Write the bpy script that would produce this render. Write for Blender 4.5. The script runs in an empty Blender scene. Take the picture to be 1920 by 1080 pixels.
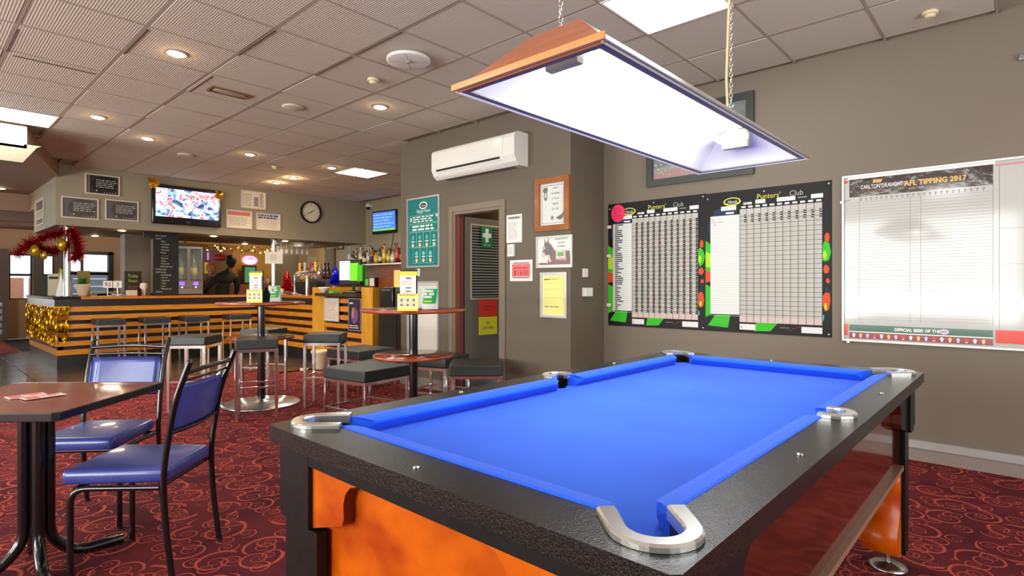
import bpy, bmesh, math, random
from mathutils import Vector, Matrix
random.seed(7)
R = math.radians
C = bpy.context.scene.collection
S = bpy.context.scene
# ------------------------------------------------------------ camera, world, lights, exposure
CH = 1.22; FPX = 1057.0; HY = 535.0; YAW = 42.48
cam = bpy.data.cameras.new('camera'); co = bpy.data.objects.new('camera', cam); C.objects.link(co)
co.location = (0, 0, CH); co.rotation_euler = (R(90), 0, R(YAW))
cam.sensor_width = 36; cam.lens = FPX / 1920 * 36; cam.shift_y = (HY - 540) / 1920; cam.clip_start = .02
S.camera = co
S.view_settings.view_transform = 'Standard'; S.view_settings.look = 'None'
S.view_settings.gamma = 1; S.view_settings.use_curve_mapping = False
S.view_settings.exposure = -0.12
S.cycles.use_denoising = True
S.cycles.max_bounces = 8; S.cycles.diffuse_bounces = 4; S.cycles.glossy_bounces = 4
S.cycles.transparent_max_bounces = 12; S.cycles.transmission_bounces = 6
S.cycles.sample_clamp_indirect = 4; S.cycles.caustics_reflective = False; S.cycles.caustics_refractive = False
w = bpy.data.worlds.new('sky'); S.world = w; w.use_nodes = True
w.node_tree.nodes['Background'].inputs[0].default_value = (.80, .90, 1, 1)
w.node_tree.nodes['Background'].inputs[1].default_value = 2.2

def light(name, kind, loc, power, color=(1, 1, 1), rot=(0, 0, 0), size=(1, 1), spot=100, blend=.6, soft=.05):
    l = bpy.data.lights.new(name, kind); l.energy = power; l.color = color
    if kind == 'AREA': l.shape = 'RECTANGLE'; l.size, l.size_y = size
    else: l.shadow_soft_size = soft
    if kind == 'SPOT': l.spot_size = R(spot); l.spot_blend = blend
    o = bpy.data.objects.new(name, l); C.objects.link(o); o.location = loc; o.rotation_euler = rot
    return o
ZC = 2.975
WARM = (1.0, .62, .30)
# daylight coming through the windows of the front wall, behind the photographer
DAY = (.97, 1, .95)
light('window_light', 'AREA', (-1.8, -4.9, 1.7), 230, DAY, (R(94), 0, 0), (3.4, 1.9))
light('window_light', 'AREA', (-6.4, -4.9, 1.7), 230, DAY, (R(94), 0, 0), (3.4, 1.9))
light('window_light', 'AREA', (2.9, 1.6, 1.7), 90, DAY, (R(94), 0, R(90)), (3.4, 1.9))
light('window_light', 'AREA', (-16.8, -1.2, 1.5), 90, DAY, (R(94), 0, R(-90)), (3.0, 1.7))
# added lamps aimed upward to brighten the ceiling, standing in for outdoor bounce
light('ceiling_fill', 'AREA', (-1.8, -4.7, .75), 150, (.97, .97, .88), (R(128), 0, 0), (3.4, .6))
light('ceiling_fill', 'AREA', (-6.4, -4.7, .75), 170, (.97, .97, .88), (R(128), 0, 0), (3.4, .6))
light('ceiling_fill', 'AREA', (2.8, 1.6, .75), 60, (1, .95, .9), (R(128), 0, R(90)), (3.4, .6))

# ------------------------------------------------------------ camera rays -> world points (for measuring)
sy, cy = math.sin(R(YAW)), math.cos(R(YAW))
def ray(px, py):
    u = (px - 960) / FPX
    return (-sy + cy * u, cy + sy * u, (HY - py) / FPX)
def onz(px, py, z):
    d = ray(px, py); t = (z - CH) / d[2]; return (d[0] * t, d[1] * t)
def onx(px, py, x):
    d = ray(px, py); t = x / d[0]; return (d[1] * t, CH + d[2] * t)
def ony(px, py, y):
    d = ray(px, py); t = y / d[1]; return (d[0] * t, CH + d[2] * t)

# ------------------------------------------------------------ materials
def lin(c):
    return tuple(((v / 255) / 12.92 if v / 255 <= .04045 else ((v / 255 + .055) / 1.055) ** 2.4) for v in c) + (1,)
_m = {}
def M(name, rgb=(128, 128, 128), rough=.5, metal=0.0, emit=0, bump=None, var=None, spec=None, coat=0, trans=0, alpha=1, sheen=0):
    if name in _m: return _m[name]
    m = bpy.data.materials.new(name); _m[name] = m; m.use_nodes = True
    nt = m.node_tree; b = nt.nodes['Principled BSDF']
    b.inputs['Base Color'].default_value = lin(rgb); b.inputs['Roughness'].default_value = rough
    b.inputs['Metallic'].default_value = metal
    if spec is not None: b.inputs['Specular IOR Level'].default_value = spec
    if coat: b.inputs['Coat Weight'].default_value = coat; b.inputs['Coat Roughness'].default_value = .08
    if trans: b.inputs['Transmission Weight'].default_value = trans
    if alpha < 1: b.inputs['Alpha'].default_value = alpha
    if sheen: b.inputs['Sheen Weight'].default_value = sheen
    if emit: b.inputs['Emission Color'].default_value = lin(rgb); b.inputs['Emission Strength'].default_value = emit
    if bump or var:
        tc = nt.nodes.new('ShaderNodeTexCoord')
    if var:   # (scale, other rgb, stretch xyz, contrast)
        mp = nt.nodes.new('ShaderNodeMapping'); mp.inputs['Scale'].default_value = var[2] if len(var) > 2 else (1, 1, 1)
        n = nt.nodes.new('ShaderNodeTexNoise'); n.inputs['Scale'].default_value = var[0]; n.inputs['Detail'].default_value = 5
        r = nt.nodes.new('ShaderNodeValToRGB')
        k = var[3] if len(var) > 3 else .18
        r.color_ramp.elements[0].position = .5 - k; r.color_ramp.elements[1].position = .5 + k
        r.color_ramp.elements[0].color = lin(rgb); r.color_ramp.elements[1].color = lin(var[1])
        nt.links.new(tc.outputs['Object'], mp.inputs[0]); nt.links.new(mp.outputs[0], n.inputs['Vector'])
        nt.links.new(n.outputs['Fac'], r.inputs[0]); nt.links.new(r.outputs[0], b.inputs['Base Color'])
    if bump:  # (scale, strength, distance)
        n = nt.nodes.new('ShaderNodeTexNoise'); n.inputs['Scale'].default_value = bump[0]; n.inputs['Detail'].default_value = 3
        bp = nt.nodes.new('ShaderNodeBump'); bp.inputs['Strength'].default_value = bump[1]
        bp.inputs['Distance'].default_value = bump[2] if len(bump) > 2 else .002
        nt.links.new(tc.outputs['Object'], n.inputs['Vector']); nt.links.new(n.outputs['Fac'], bp.inputs['Height'])
        nt.links.new(bp.outputs[0], b.inputs['Normal'])
    return m

def carpet_mat():
    m = bpy.data.materials.new('swirl carpet'); m.use_nodes = True; nt = m.node_tree; b = nt.nodes['Principled BSDF']
    N = nt.nodes.new; L = nt.links.new
    tc = N('ShaderNodeTexCoord')
    def math_(op, a, b_=None, c=None):
        n = N('ShaderNodeMath'); n.operation = op
        for i, v in enumerate((a, b_, c)):
            if v is None: continue
            if isinstance(v, (int, float)): n.inputs[i].default_value = v
            else: L(v, n.inputs[i])
        return n.outputs[0]
    def layer(scale, off, turns, r_max, thick):
        mp = N('ShaderNodeMapping'); mp.inputs['Location'].default_value = off; L(tc.outputs['Object'], mp.inputs[0])
        v = N('ShaderNodeTexVoronoi'); v.voronoi_dimensions = '2D'; v.inputs['Scale'].default_value = scale
        v.inputs['Randomness'].default_value = .75; L(mp.outputs[0], v.inputs['Vector'])
        sub = N('ShaderNodeVectorMath'); sub.operation = 'SUBTRACT'
        L(mp.outputs[0], sub.inputs[0]); L(v.outputs['Position'], sub.inputs[1])
        sep = N('ShaderNodeSeparateXYZ'); L(sub.outputs[0], sep.inputs[0])
        col = N('ShaderNodeSeparateColor'); L(v.outputs['Color'], col.inputs[0])
        ln = N('ShaderNodeMath'); ln.operation = 'MULTIPLY'; ln.inputs[1].default_value = scale
        L(v.outputs['Distance'], ln.inputs[0])
        dist = v.outputs['Distance']
        # distance in cells (0..~.7); handedness from the cell colour
        sgn = math_('SIGN', math_('SUBTRACT', col.outputs[0], .5))
        ang = math_('MULTIPLY', math_('DIVIDE', math_('ARCTAN2', sep.outputs[1], sep.outputs[0]), 2 * math.pi), sgn)
        ph = math_('ADD', ang, col.outputs[1])
        lr = math_('LOGARITHM', math_('MAXIMUM', math_('MULTIPLY', dist, 9.0), .05), 2.2)
        fr = math_('FRACT', math_('ADD', math_('MULTIPLY', lr, turns), ph))
        d = math_('ABSOLUTE', math_('SUBTRACT', fr, .5))
        line = math_('SMOOTH_MIN', math_('MAXIMUM', math_('MULTIPLY', math_('SUBTRACT', thick, d), 18.0), 0), 1.0, .1)
        inr = math_('LESS_THAN', dist, r_max)
        notc = math_('GREATER_THAN', dist, .05)
        return math_('MULTIPLY', math_('MULTIPLY', line, inr), notc)
    a = layer(4.7, (0, 0, 0), .8, .62, .10)
    c = layer(7.4, (3.3, 1.7, 0), .8, .40, .11)
    f = math_('MAXIMUM', a, c)
    ns = N('ShaderNodeTexNoise'); ns.inputs['Scale'].default_value = 3.0; ns.inputs['Detail'].default_value = 2
    L(tc.outputs['Object'], ns.inputs['Vector'])
    bs = N('ShaderNodeValToRGB'); bs.color_ramp.elements[0].position = .35; bs.color_ramp.elements[1].position = .65
    bs.color_ramp.elements[0].color = lin((74, 24, 34)); bs.color_ramp.elements[1].color = lin((100, 33, 37))
    L(ns.outputs['Fac'], bs.inputs[0])
    n2 = N('ShaderNodeTexNoise'); n2.inputs['Scale'].default_value = 160; L(tc.outputs['Object'], n2.inputs['Vector'])
    ls = N('ShaderNodeValToRGB'); ls.color_ramp.elements[0].position = .3; ls.color_ramp.elements[1].position = .7
    ls.color_ramp.elements[0].color = lin((160, 62, 52)); ls.color_ramp.elements[1].color = lin((190, 86, 68))
    L(n2.outputs['Fac'], ls.inputs[0])
    mx = N('ShaderNodeMix'); mx.data_type = 'RGBA'; L(f, mx.inputs[0]); L(bs.outputs[0], mx.inputs[6]); L(ls.outputs[0], mx.inputs[7])
    L(mx.outputs[2], b.inputs['Base Color']); b.inputs['Roughness'].default_value = .95
    b.inputs['Specular IOR Level'].default_value = .15
    bp = N('ShaderNodeBump'); bp.inputs['Strength'].default_value = .5; bp.inputs['Distance'].default_value = .003
    L(n2.outputs['Fac'], bp.inputs['Height']); L(bp.outputs[0], b.inputs['Normal'])
    return m

def rib_mat():
    m = bpy.data.materials.new('ribbed ceiling tile'); m.use_nodes = True; nt = m.node_tree; b = nt.nodes['Principled BSDF']
    N = nt.nodes.new; L = nt.links.new
    tc = N('ShaderNodeTexCoord'); wv = N('ShaderNodeTexWave'); wv.bands_direction = 'Y'; wv.inputs['Scale'].default_value = 1 / .0165 / 3.18 * .5 * 2 / 2
    wv.inputs['Scale'].default_value = 19.5
    L(tc.outputs['Object'], wv.inputs['Vector'])
    r = N('ShaderNodeValToRGB'); r.color_ramp.elements[0].color = lin((192, 185, 171)); r.color_ramp.elements[1].color = lin((214, 206, 192))
    r.color_ramp.elements[0].position = .1; r.color_ramp.elements[1].position = .6
    L(wv.outputs['Color'], r.inputs[0]); L(r.outputs[0], b.inputs['Base Color'])
    bp = N('ShaderNodeBump'); bp.inputs['Strength'].default_value = .35; bp.inputs['Distance'].default_value = .004
    L(wv.outputs['Fac'], bp.inputs['Height']); L(bp.outputs[0], b.inputs['Normal']); b.inputs['Roughness'].default_value = .9
    return m

def cloth_mat(name='blue billiard cloth', a=(14, 80, 206), c=(26, 98, 224)):
    m = M(name, a, .75, var=(2.6, c, (1, 1, 1), .25), bump=(700, .35, .001), sheen=.1, spec=.2)
    return m

WALL = M('taupe wall paint', (114, 102, 88), .6, var=(.7, (120, 107, 93)), bump=(60, .08, .001))
WALLB = M('grey green wall paint', (150, 138, 115), .6, bump=(60, .08, .001))
CREAMW = M('peach wall paint', (205, 168, 132), .7)
WALLO = M('shaded taupe paint', (100, 89, 76), .6, var=(.7, (106, 94, 80)), bump=(60, .08, .001))  # same paint as the other walls, its dimmer light put into the colour
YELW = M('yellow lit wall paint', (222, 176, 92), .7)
BROWNC = M('brown ceiling paint', (150, 118, 98), .8)
CEIL = M('shaded ceiling grid', (164, 152, 140), .8)  # darker than the tiles, carrying the shade of the recessed bars
CHROME = M('chrome', (236, 234, 232), .16, 1)
STEEL = M('brushed steel', (190, 190, 190), .28, 1, bump=(90, .05))
BLACKM = M('black powder coated metal', (14, 14, 16), .22, .0, coat=.4)
VINYL = M('black vinyl', (46, 49, 50), .42, bump=(140, .12))
WHITE = M('white plastic', (232, 229, 224), .35)
WPAPER = M('white paper', (236, 232, 226), .6)
BLK = M('matt black', (14, 13, 14), .5)
INK = M('dark print', (30, 30, 34), .6)
GREYINK = M('grey print', (120, 118, 118), .6)
TEXTW = M('white print', (240, 240, 236), .5)
SILVER = M('silver aluminium frame', (215, 213, 208), .3, .7)
ALU = M('aluminium strip', (205, 208, 206), .3, .6, bump=(40, .2))
EMITW = M('lit light panel', (255, 253, 248), .4, emit=9)
EMITD = M('lit downlight lens', (255, 226, 175), .4, emit=30)
SMOKE = M('cream plastic', (222, 208, 172), .4)
ORSLAT = M('orange timber slat', (224, 144, 40), .4, var=(6, (198, 116, 26), (1, 1, 8)), coat=.2)
GOLDW = M('golden timber post', (226, 164, 52), .4, var=(5, (206, 138, 34), (3, 3, .5)), coat=.2)
DARKW = M('dark bar panel', (30, 20, 16), .3)
REDWOOD = M('red brown polished wood', (128, 52, 30), .22, var=(4, (98, 36, 22), (1, 6, 1)), coat=.5)
WOODEDGE = M('red brown wood edge', (176, 84, 44), .3, var=(8, (150, 66, 34)), coat=.4)

# ------------------------------------------------------------ mesh builder
class MB:
    def __init__(s): s.v = []; s.f = []; s.m = []; s.sm = []
    def add(s, vs, fs, mi=0, sm=False):
        b = len(s.v); s.v += [tuple(v) for v in vs]
        for f in fs: s.f.append([b + i for i in f]); s.m.append(mi); s.sm.append(sm)
        return s
    def box(s, x0, y0, z0, x1, y1, z1, mi=0):
        if x0 > x1: x0, x1 = x1, x0
        if y0 > y1: y0, y1 = y1, y0
        if z0 > z1: z0, z1 = z1, z0
        return s.add([(x0, y0, z0), (x1, y0, z0), (x1, y1, z0), (x0, y1, z0), (x0, y0, z1), (x1, y0, z1), (x1, y1, z1), (x0, y1, z1)],
                     [(0, 3, 2, 1), (4, 5, 6, 7), (0, 1, 5, 4), (1, 2, 6, 5), (2, 3, 7, 6), (3, 0, 4, 7)], mi)
    def rbox(s, x0, y0, z0, x1, y1, z1, r=.01, mi=0, seg=2):
        bm = bmesh.new(); bmesh.ops.create_cube(bm, size=1)
        for v in bm.verts:
            v.co = Vector((x0 + (v.co.x + .5) * (x1 - x0), y0 + (v.co.y + .5) * (y1 - y0), z0 + (v.co.z + .5) * (z1 - z0)))
        bmesh.ops.bevel(bm, geom=bm.edges[:], offset=r, segments=seg, profile=.5, affect='EDGES')
        big = sorted(bm.faces, key=lambda f: -f.calc_area())[:6]; k0 = len(s.f); idx = {f.index for f in big} if False else None
        bm.faces.index_update(); idx = {f.index for f in big}; s.frombm(bm, mi, True)
        for i in idx: s.sm[k0 + i] = False
        return s
    def frombm(s, bm, mi=0, sm=False):
        bm.verts.ensure_lookup_table(); bm.verts.index_update()
        s.add([v.co[:] for v in bm.verts], [[v.index for v in f.verts] for f in bm.faces], mi, sm); bm.free(); return s
    def quad(s, pts, mi=0): return s.add(pts, [tuple(range(len(pts)))], mi)
    def prism(s, poly, a0, a1, axis='z', mi=0, sm=False):
        n = len(poly)
        def P(p, a): return {'z': (p[0], p[1], a), 'y': (p[0], a, p[1]), 'x': (a, p[0], p[1])}[axis]
        vs = [P(p, a0) for p in poly] + [P(p, a1) for p in poly]
        s.add(vs, [tuple(range(n)), tuple(range(2 * n - 1, n - 1, -1))], mi)
        b = len(s.v) - 2 * n
        for i in range(n):
            j = (i + 1) % n; s.f.append([b + i, b + n + i, b + n + j, b + j]); s.m.append(mi); s.sm.append(sm)
        return s
    def ring(s, pts, rads, n=8, mi=0, cap=True, sm=True):
        pts = [Vector(p) for p in pts]; k = len(pts); vs = []
        prev = None
        for i, p in enumerate(pts):
            if i == 0: t = pts[1] - pts[0]
            elif i == k - 1: t = pts[-1] - pts[-2]
            else: t = (pts[i + 1] - p).normalized() + (p - pts[i - 1]).normalized()
            t = t.normalized() if t.length > 1e-9 else Vector((0, 0, 1))
            if prev is None:
                a = Vector((0, 0, 1)) if abs(t.z) < .9 else Vector((1, 0, 0))
                nx = t.cross(a).normalized()
            else:
                nx = (prev - t * prev.dot(t)); nx = nx.normalized() if nx.length > 1e-6 else t.cross(Vector((1, 0, 0))).normalized()
            prev = nx; ny = t.cross(nx)
            r = rads[i] if isinstance(rads, (list, tuple)) else rads
            for j in range(n):
                a = 2 * math.pi * j / n; vs.append(p + (nx * math.cos(a) + ny * math.sin(a)) * r)
        fs = []
        for i in range(k - 1):
            for j in range(n):
                j2 = (j + 1) % n; fs.append((i * n + j, i * n + j2, (i + 1) * n + j2, (i + 1) * n + j))
        s.add(vs, fs, mi, sm)
        if cap: s.add(vs[:n], [tuple(range(n - 1, -1, -1))], mi); s.add(vs[-n:], [tuple(range(n))], mi)
        return s
    def cyl(s, p0, p1, r0, r1=None, n=16, mi=0): return s.ring([p0, p1], [r0, r0 if r1 is None else r1], n, mi)
    def tube(s, pts, r, n=8, mi=0, bend=.03, seg=4):   # polyline with rounded corners
        pts = [Vector(p) for p in pts]; out = [pts[0]]
        for i in range(1, len(pts) - 1):
            a, p, c = pts[i - 1], pts[i], pts[i + 1]
            b_ = min(bend, (a - p).length * .45, (c - p).length * .45)
            q0 = p + (a - p).normalized() * b_; q1 = p + (c - p).normalized() * b_
            for k in range(seg + 1):
                t = k / seg; out.append(q0 * (1 - t) ** 2 + p * 2 * t * (1 - t) + q1 * t * t)
        out.append(pts[-1]); return s.ring(out, r, n, mi)
    def lathe(s, prof, c=(0, 0, 0), n=24, mi=0, sm=True, mis=None):
        vs = []; k = len(prof)
        for (r, z) in prof:
            for j in range(n):
                a = 2 * math.pi * j / n; vs.append((c[0] + r * math.cos(a), c[1] + r * math.sin(a), c[2] + z))
        b = len(s.v); s.v += vs
        for i in range(k - 1):
            for j in range(n):
                j2 = (j + 1) % n
                s.f.append([b + i * n + j, b + i * n + j2, b + (i + 1) * n + j2, b + (i + 1) * n + j])
                s.m.append(mis[i] if mis else mi); s.sm.append(sm)
        if prof[0][0] > 1e-5: s.f.append([b + j for j in range(n - 1, -1, -1)]); s.m.append(mis[0] if mis else mi); s.sm.append(False)
        if prof[-1][0] > 1e-5: s.f.append([b + (k - 1) * n + j for j in range(n)]); s.m.append(mis[-1] if mis else mi); s.sm.append(False)
        return s
    def ball(s, c, r, n=12, mi=0, sq=(1, 1, 1)):
        k = max(4, n // 2)
        st = len(s.v); s.lathe([(max(1e-6, r * math.sin(math.pi * i / k)), -r * math.cos(math.pi * i / k)) for i in range(k + 1)], (0, 0, 0), n, mi)
        for i in range(st, len(s.v)):
            v = s.v[i]; s.v[i] = (c[0] + v[0] * sq[0], c[1] + v[1] * sq[1], c[2] + v[2] * sq[2])
        return s
    def xf(s, m):
        s.v = [tuple(m @ Vector(v)) for v in s.v]; return s
    def rot(s, rz, loc=(0, 0, 0)): return s.xf(Matrix.Translation(loc) @ Matrix.Rotation(rz, 4, 'Z'))
    # flat print on a board standing in the local xz plane, its face towards -y
    def rect(s, x0, z0, x1, z1, mi=0, y=-.001): return s.add([(x0, y, z0), (x1, y, z0), (x1, y, z1), (x0, y, z1)], [(0, 1, 2, 3)], mi)
    def disc(s, x, z, rx, rz=None, mi=0, y=-.001, n=20):
        rz = rz or rx
        return s.add([(x + rx * math.cos(2 * math.pi * i / n), y, z + rz * math.sin(2 * math.pi * i / n)) for i in range(n)], [tuple(range(n))], mi)
    def poly(s, pts, mi=0, y=-.001): return s.add([(p[0], y, p[1]) for p in pts], [tuple(range(len(pts)))], mi)
    def frame(s, x0, y0, x1, y1, w_, z0, z1, ax='z', mi=0):   # mitred rectangular frame
        for q in ([(x0, y0), (x1, y0), (x1 - w_, y0 + w_), (x0 + w_, y0 + w_)], [(x0, y1), (x0 + w_, y1 - w_), (x1 - w_, y1 - w_), (x1, y1)],
                  [(x0, y0), (x0 + w_, y0 + w_), (x0 + w_, y1 - w_), (x0, y1)], [(x1, y0), (x1, y1), (x1 - w_, y1 - w_), (x1 - w_, y0 + w_)]): s.prism(q, z0, z1, ax, mi)
        return s
    def text(s, t, x, z, h, mi=0, y=-.0014, align='L', sx=1.0, shear=0, bold=0):
        vs, fs, wd = textgeo(t, bold)
        x0 = x - (0 if align == 'L' else wd * h * sx / 2 if align == 'C' else wd * h * sx)
        return s.add([(x0 + v[0] * h * sx + shear * v[1] * h, y, z + v[1] * h) for v in vs], fs, mi)
    def lines(s, x0, z0, x1, z1, n, mi=0, y=-.0012, fill=.4, word=.03, ragged=.3, seed=1):
        rn = random.Random(seed); hh = (z1 - z0) / n
        for i in range(n):
            zc = z1 - (i + .5) * hh; x = x0; xe = x1 - rn.random() * ragged * (x1 - x0)
            while x < xe:
                w_ = min(xe - x, word * (.4 + rn.random() * 1.2))
                if w_ > word * .2: s.rect(x, zc - hh * fill / 2, x + w_, zc + hh * fill / 2, mi, y)
                x += w_ + word * .25
        return s
    def build(s, name, mats, parent=None, **kw):
        me = bpy.data.meshes.new(name); me.from_pydata(s.v, [], s.f)
        if not isinstance(mats, (list, tuple)): mats = [mats]
        for m in mats: me.materials.append(m)
        me.polygons.foreach_set('material_index', s.m); me.polygons.foreach_set('use_smooth', s.sm)
        me.validate(); me.update()
        o = bpy.data.objects.new(name, me); C.objects.link(o)
        if parent: o.parent = parent
        return tag(o, **kw)

_tg = {}
def textgeo(t, bold=0):
    if (t, bold) in _tg: return _tg[(t, bold)]
    cu = bpy.data.curves.new('t', 'FONT'); cu.body = t; cu.resolution_u = 2; cu.offset = bold
    ob = bpy.data.objects.new('t', cu); C.objects.link(ob)
    dg = bpy.context.evaluated_depsgraph_get(); me = bpy.data.meshes.new_from_object(ob.evaluated_get(dg))
    vs = [tuple(v.co) for v in me.vertices]; fs = [tuple(p.vertices) for p in me.polygons]
    wd = max((v[0] for v in vs), default=0)
    bpy.data.objects.remove(ob); bpy.data.curves.remove(cu); bpy.data.meshes.remove(me)
    vs = [(v[0] / .7, v[1] / .7, 0) for v in vs]; _tg[(t, bold)] = (vs, fs, wd / .7); return _tg[(t, bold)]

def tag(o, label=None, cat=None, group=None, kind=None, loc=None, rz=None):
    if label: o['label'] = label
    if cat: o['category'] = cat
    if group: o['group'] = group
    if kind: o['kind'] = kind
    if loc is not None: o.location = loc
    if rz is not None: o.rotation_euler = (0, 0, rz)
    return o
def thing(name, label, cat, loc=(0, 0, 0), rz=0, group=None):
    o = bpy.data.objects.new(name, None); C.objects.link(o); o.empty_display_size = .1
    return tag(o, label, cat, group, None, loc, rz)
_kids = {}
def dup(root, label, loc, rz=0, group=None):
    if root.name not in _kids: _kids[root.name] = [(o, [p for p in bpy.data.objects if p.parent == o]) for o in bpy.data.objects if o.parent == root]
    r = root.copy(); C.objects.link(r); tag(r, label, None, group, None, loc, rz)
    for ch, gs in _kids[root.name]:
        c = ch.copy(); C.objects.link(c); c.parent = r
        for g in gs: d = g.copy(); C.objects.link(d); d.parent = c
    return r
def struct(name, mb, mats, parent=None): return mb.build(name, mats, parent, kind=None if parent else 'structure')
def shared(name, me, parent, loc, rz=0):
    o = bpy.data.objects.new(name, me); C.objects.link(o); o.parent = parent; o.location = loc; o.rotation_euler = (0, 0, rz); return o
# ------------------------------------------------------------ floor
BX = -10.4       # plane of the bar front and of the bulkhead over it
b = MB(); b.box(-7.75, -5.0, -.06, 3.0, 4.9, 0); b.box(-8.25, -5.0, -.06, -7.75, 3.55, 0)
fl = struct('floor', b, carpet_mat())
FT = M('dark slate floor tile', (84, 72, 60), .26, var=(3, (60, 50, 42)), coat=.3)
GROUT = M('dark grout', (40, 34, 30), .8)
b = MB(); b.box(-13.4, -5.0, -.06, -8.25, 7.2, -.006); b.box(-8.25, 3.55, -.06, -5.77, 7.2, -.006); b.box(-17.0, 1.57, -.06, -13.4, 9.0, -.006)
ft = struct('floor', b, GROUT)
b = MB(); b.rbox(.003, .003, -.02, .597, .597, 0, .003, 0, 1); b.build('tile', FT, ft); o0 = bpy.data.objects['tile']; o0.location = (-8.85, 0, 0)
for i in range(9):
    for j in range(-3, 8):
        x = -8.85 - .6 * i; y = .6 * j
        if i == 0 and j == 0: continue
        if x < BX - .6 and y > 1.2: continue
        if x < BX and y >= 4.2: continue
        shared('tile', o0.data, ft, (x, y, 0))
for x, y in ((-8.25, 3.6), (-7.65, 4.2 - .0), (-7.05, 4.2), (-6.45, 4.2)):
    if x == -8.25: shared('tile', o0.data, ft, (x, y, 0))
b = MB(); b.box(-17, -5.0, -.06, -13.4, 1.57, -.001)
struct('floor', b, M('orange timber floor', (176, 96, 46), .2, var=(2, (150, 74, 34), (1, 8, 1)), coat=.3))
b = MB(); b.box(-15.6, -5, -.002, -13.5, 1.5, .008)
tag(b.build('rug', M('bright red carpet', (170, 30, 28), .9, var=(3, (140, 26, 30), (1, 5, 1)))), 'bright red carpet strip on the floor left of the bar end', 'carpet')

# ------------------------------------------------------------ ceiling with lay-in tiles
G = .607; X0 = -.755; Y0 = .55
b = MB(); b.box(-12.3, 1.56, ZC + .02, 3.0, 6.9, ZC + .1); b.box(-10.39, 1.56 - .01, ZC + .02, 3.0, 1.57, ZC + .1)
b.prism([(-10.39, 1.56), (-8.2, .93), (-8.2, -5), (3, -5), (3, 1.56)], ZC + .02, ZC + .1, 'z')
ceil = struct('ceiling', b, CEIL)
PANELS = [(-1.962, 2.95, 1, 1), (-8.04, -.65, 1, 3), (-7.97, 4.61, 1, 1)]
def inpanel(x, y):
    for px_, py_, nx, ny in PANELS:
        if px_ - .1 < x < px_ + nx * .61 + .05 and py_ - .1 < y < py_ + ny * .6 + .05: return True
b = MB(); b.rbox(-.2965, -.286, 0, .2965, .286, .012, .002, 0, 1)
t0 = b.build('tile', rib_mat(), ceil); first = True; rn = random.Random(3)
for k in range(-1, 17):
    for j in range(-2, 11):
        cx = X0 - G * k - G / 2; yc = Y0 + .6 * j + .3
        if yc > 4.81 and cx > -3.15 or (cx > -5.8 and yc > 4.3 and cx < -3.1) or yc > 6.75: continue
        if cx < -8.2 and yc < .93 + (-8.2 - cx) * .288 + .1: continue
        if cx > -3 and yc > 4.6: continue
        if inpanel(cx, yc): continue
        dz = rn.random() * .006
        if first: t0.location = (cx, yc, ZC - .002 + dz); first = False
        else: shared('tile', t0.data, ceil, (cx, yc, ZC - .002 + dz))
bars = MB()
for k in range(-5, 17):
    x = X0 - G * k
    bars.box(x - .006, -4.9 if x > -8.2 else .93 + (-8.2 - x) * .288, ZC - .001, x + .006, 4.79 if x > -3.1 else (4.24 if x > -5.77 else 6.7), ZC + .02)
for j in range(-9, 11):
    y = Y0 + .6 * j; xl = -8.2 if y < .93 else -10.3
    if y > 4.2: bars.box(xl, y - .012, ZC + .001, -5.78, y + .012, ZC + .02)
    else: bars.box(max(xl, -8.2 - (y - .93) / .288 if .93 < y < 1.56 else -10.38), y - .012, ZC + .001, 2.9, y + .012, ZC + .02)
b = bars.build('grid_bars', CEIL, ceil)
# gaps showing dark where tiles sit badly
gap = MB()
for (a, c_, x_or_y, ax) in ((-4.44, -3.83, 1.76, 'x'), (-4.39, -3.83, 2.365, 'x'), (-3.2, -3.78, 2.365, 'x'), (-5.05, -4.45, 1.165, 'x'), (.6, 1.12, -5.71, 'y'), (-5.05, -5.6, 1.79, 'x'), (-5.65, -5.1, .56, 'x')):
    if ax == 'x': gap.box(min(a, c_), x_or_y - .003, ZC - .0045, max(a, c_), x_or_y + .003, ZC - .001)
    else: gap.box(x_or_y - .003, a, ZC - .0055, x_or_y + .003, c_, ZC - .001)
gap.build('gap_seams', M('dark gap', (70, 56, 48), .9), ceil)
# low ceiling left of the grid, and the far room's ceiling
b = MB()
b.prism([(-10.39, 1.56), (-8.2, .93), (-8.2, -5), (-12.9, -5), (-12.9, 1.56)], 2.80, 2.83, 'z')
b.prism([(-10.39, 1.56), (-8.2, .93), (-8.2, -5), (-8.16, -5), (-8.16, .97), (-10.39, 1.60)], 2.80, ZC + .05, 'z')
struct('ceiling', b, BROWNC)
b = MB(); b.box(-17.1, -5, 2.5, -12.9, 9.1, 2.55); b.box(-12.95, -5, 2.5, -12.88, 1.56, 2.83); b.box(-12.9, 1.56, 2.5, -12.3, 1.62, 2.83); b.box(-12.9, 1.62, 2.5, -12.3, 9.1, 2.55)
b.box(-15.2, -5, 2.44, -15.1, 9, 2.5)
struct('ceiling', b, BROWNC)

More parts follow.
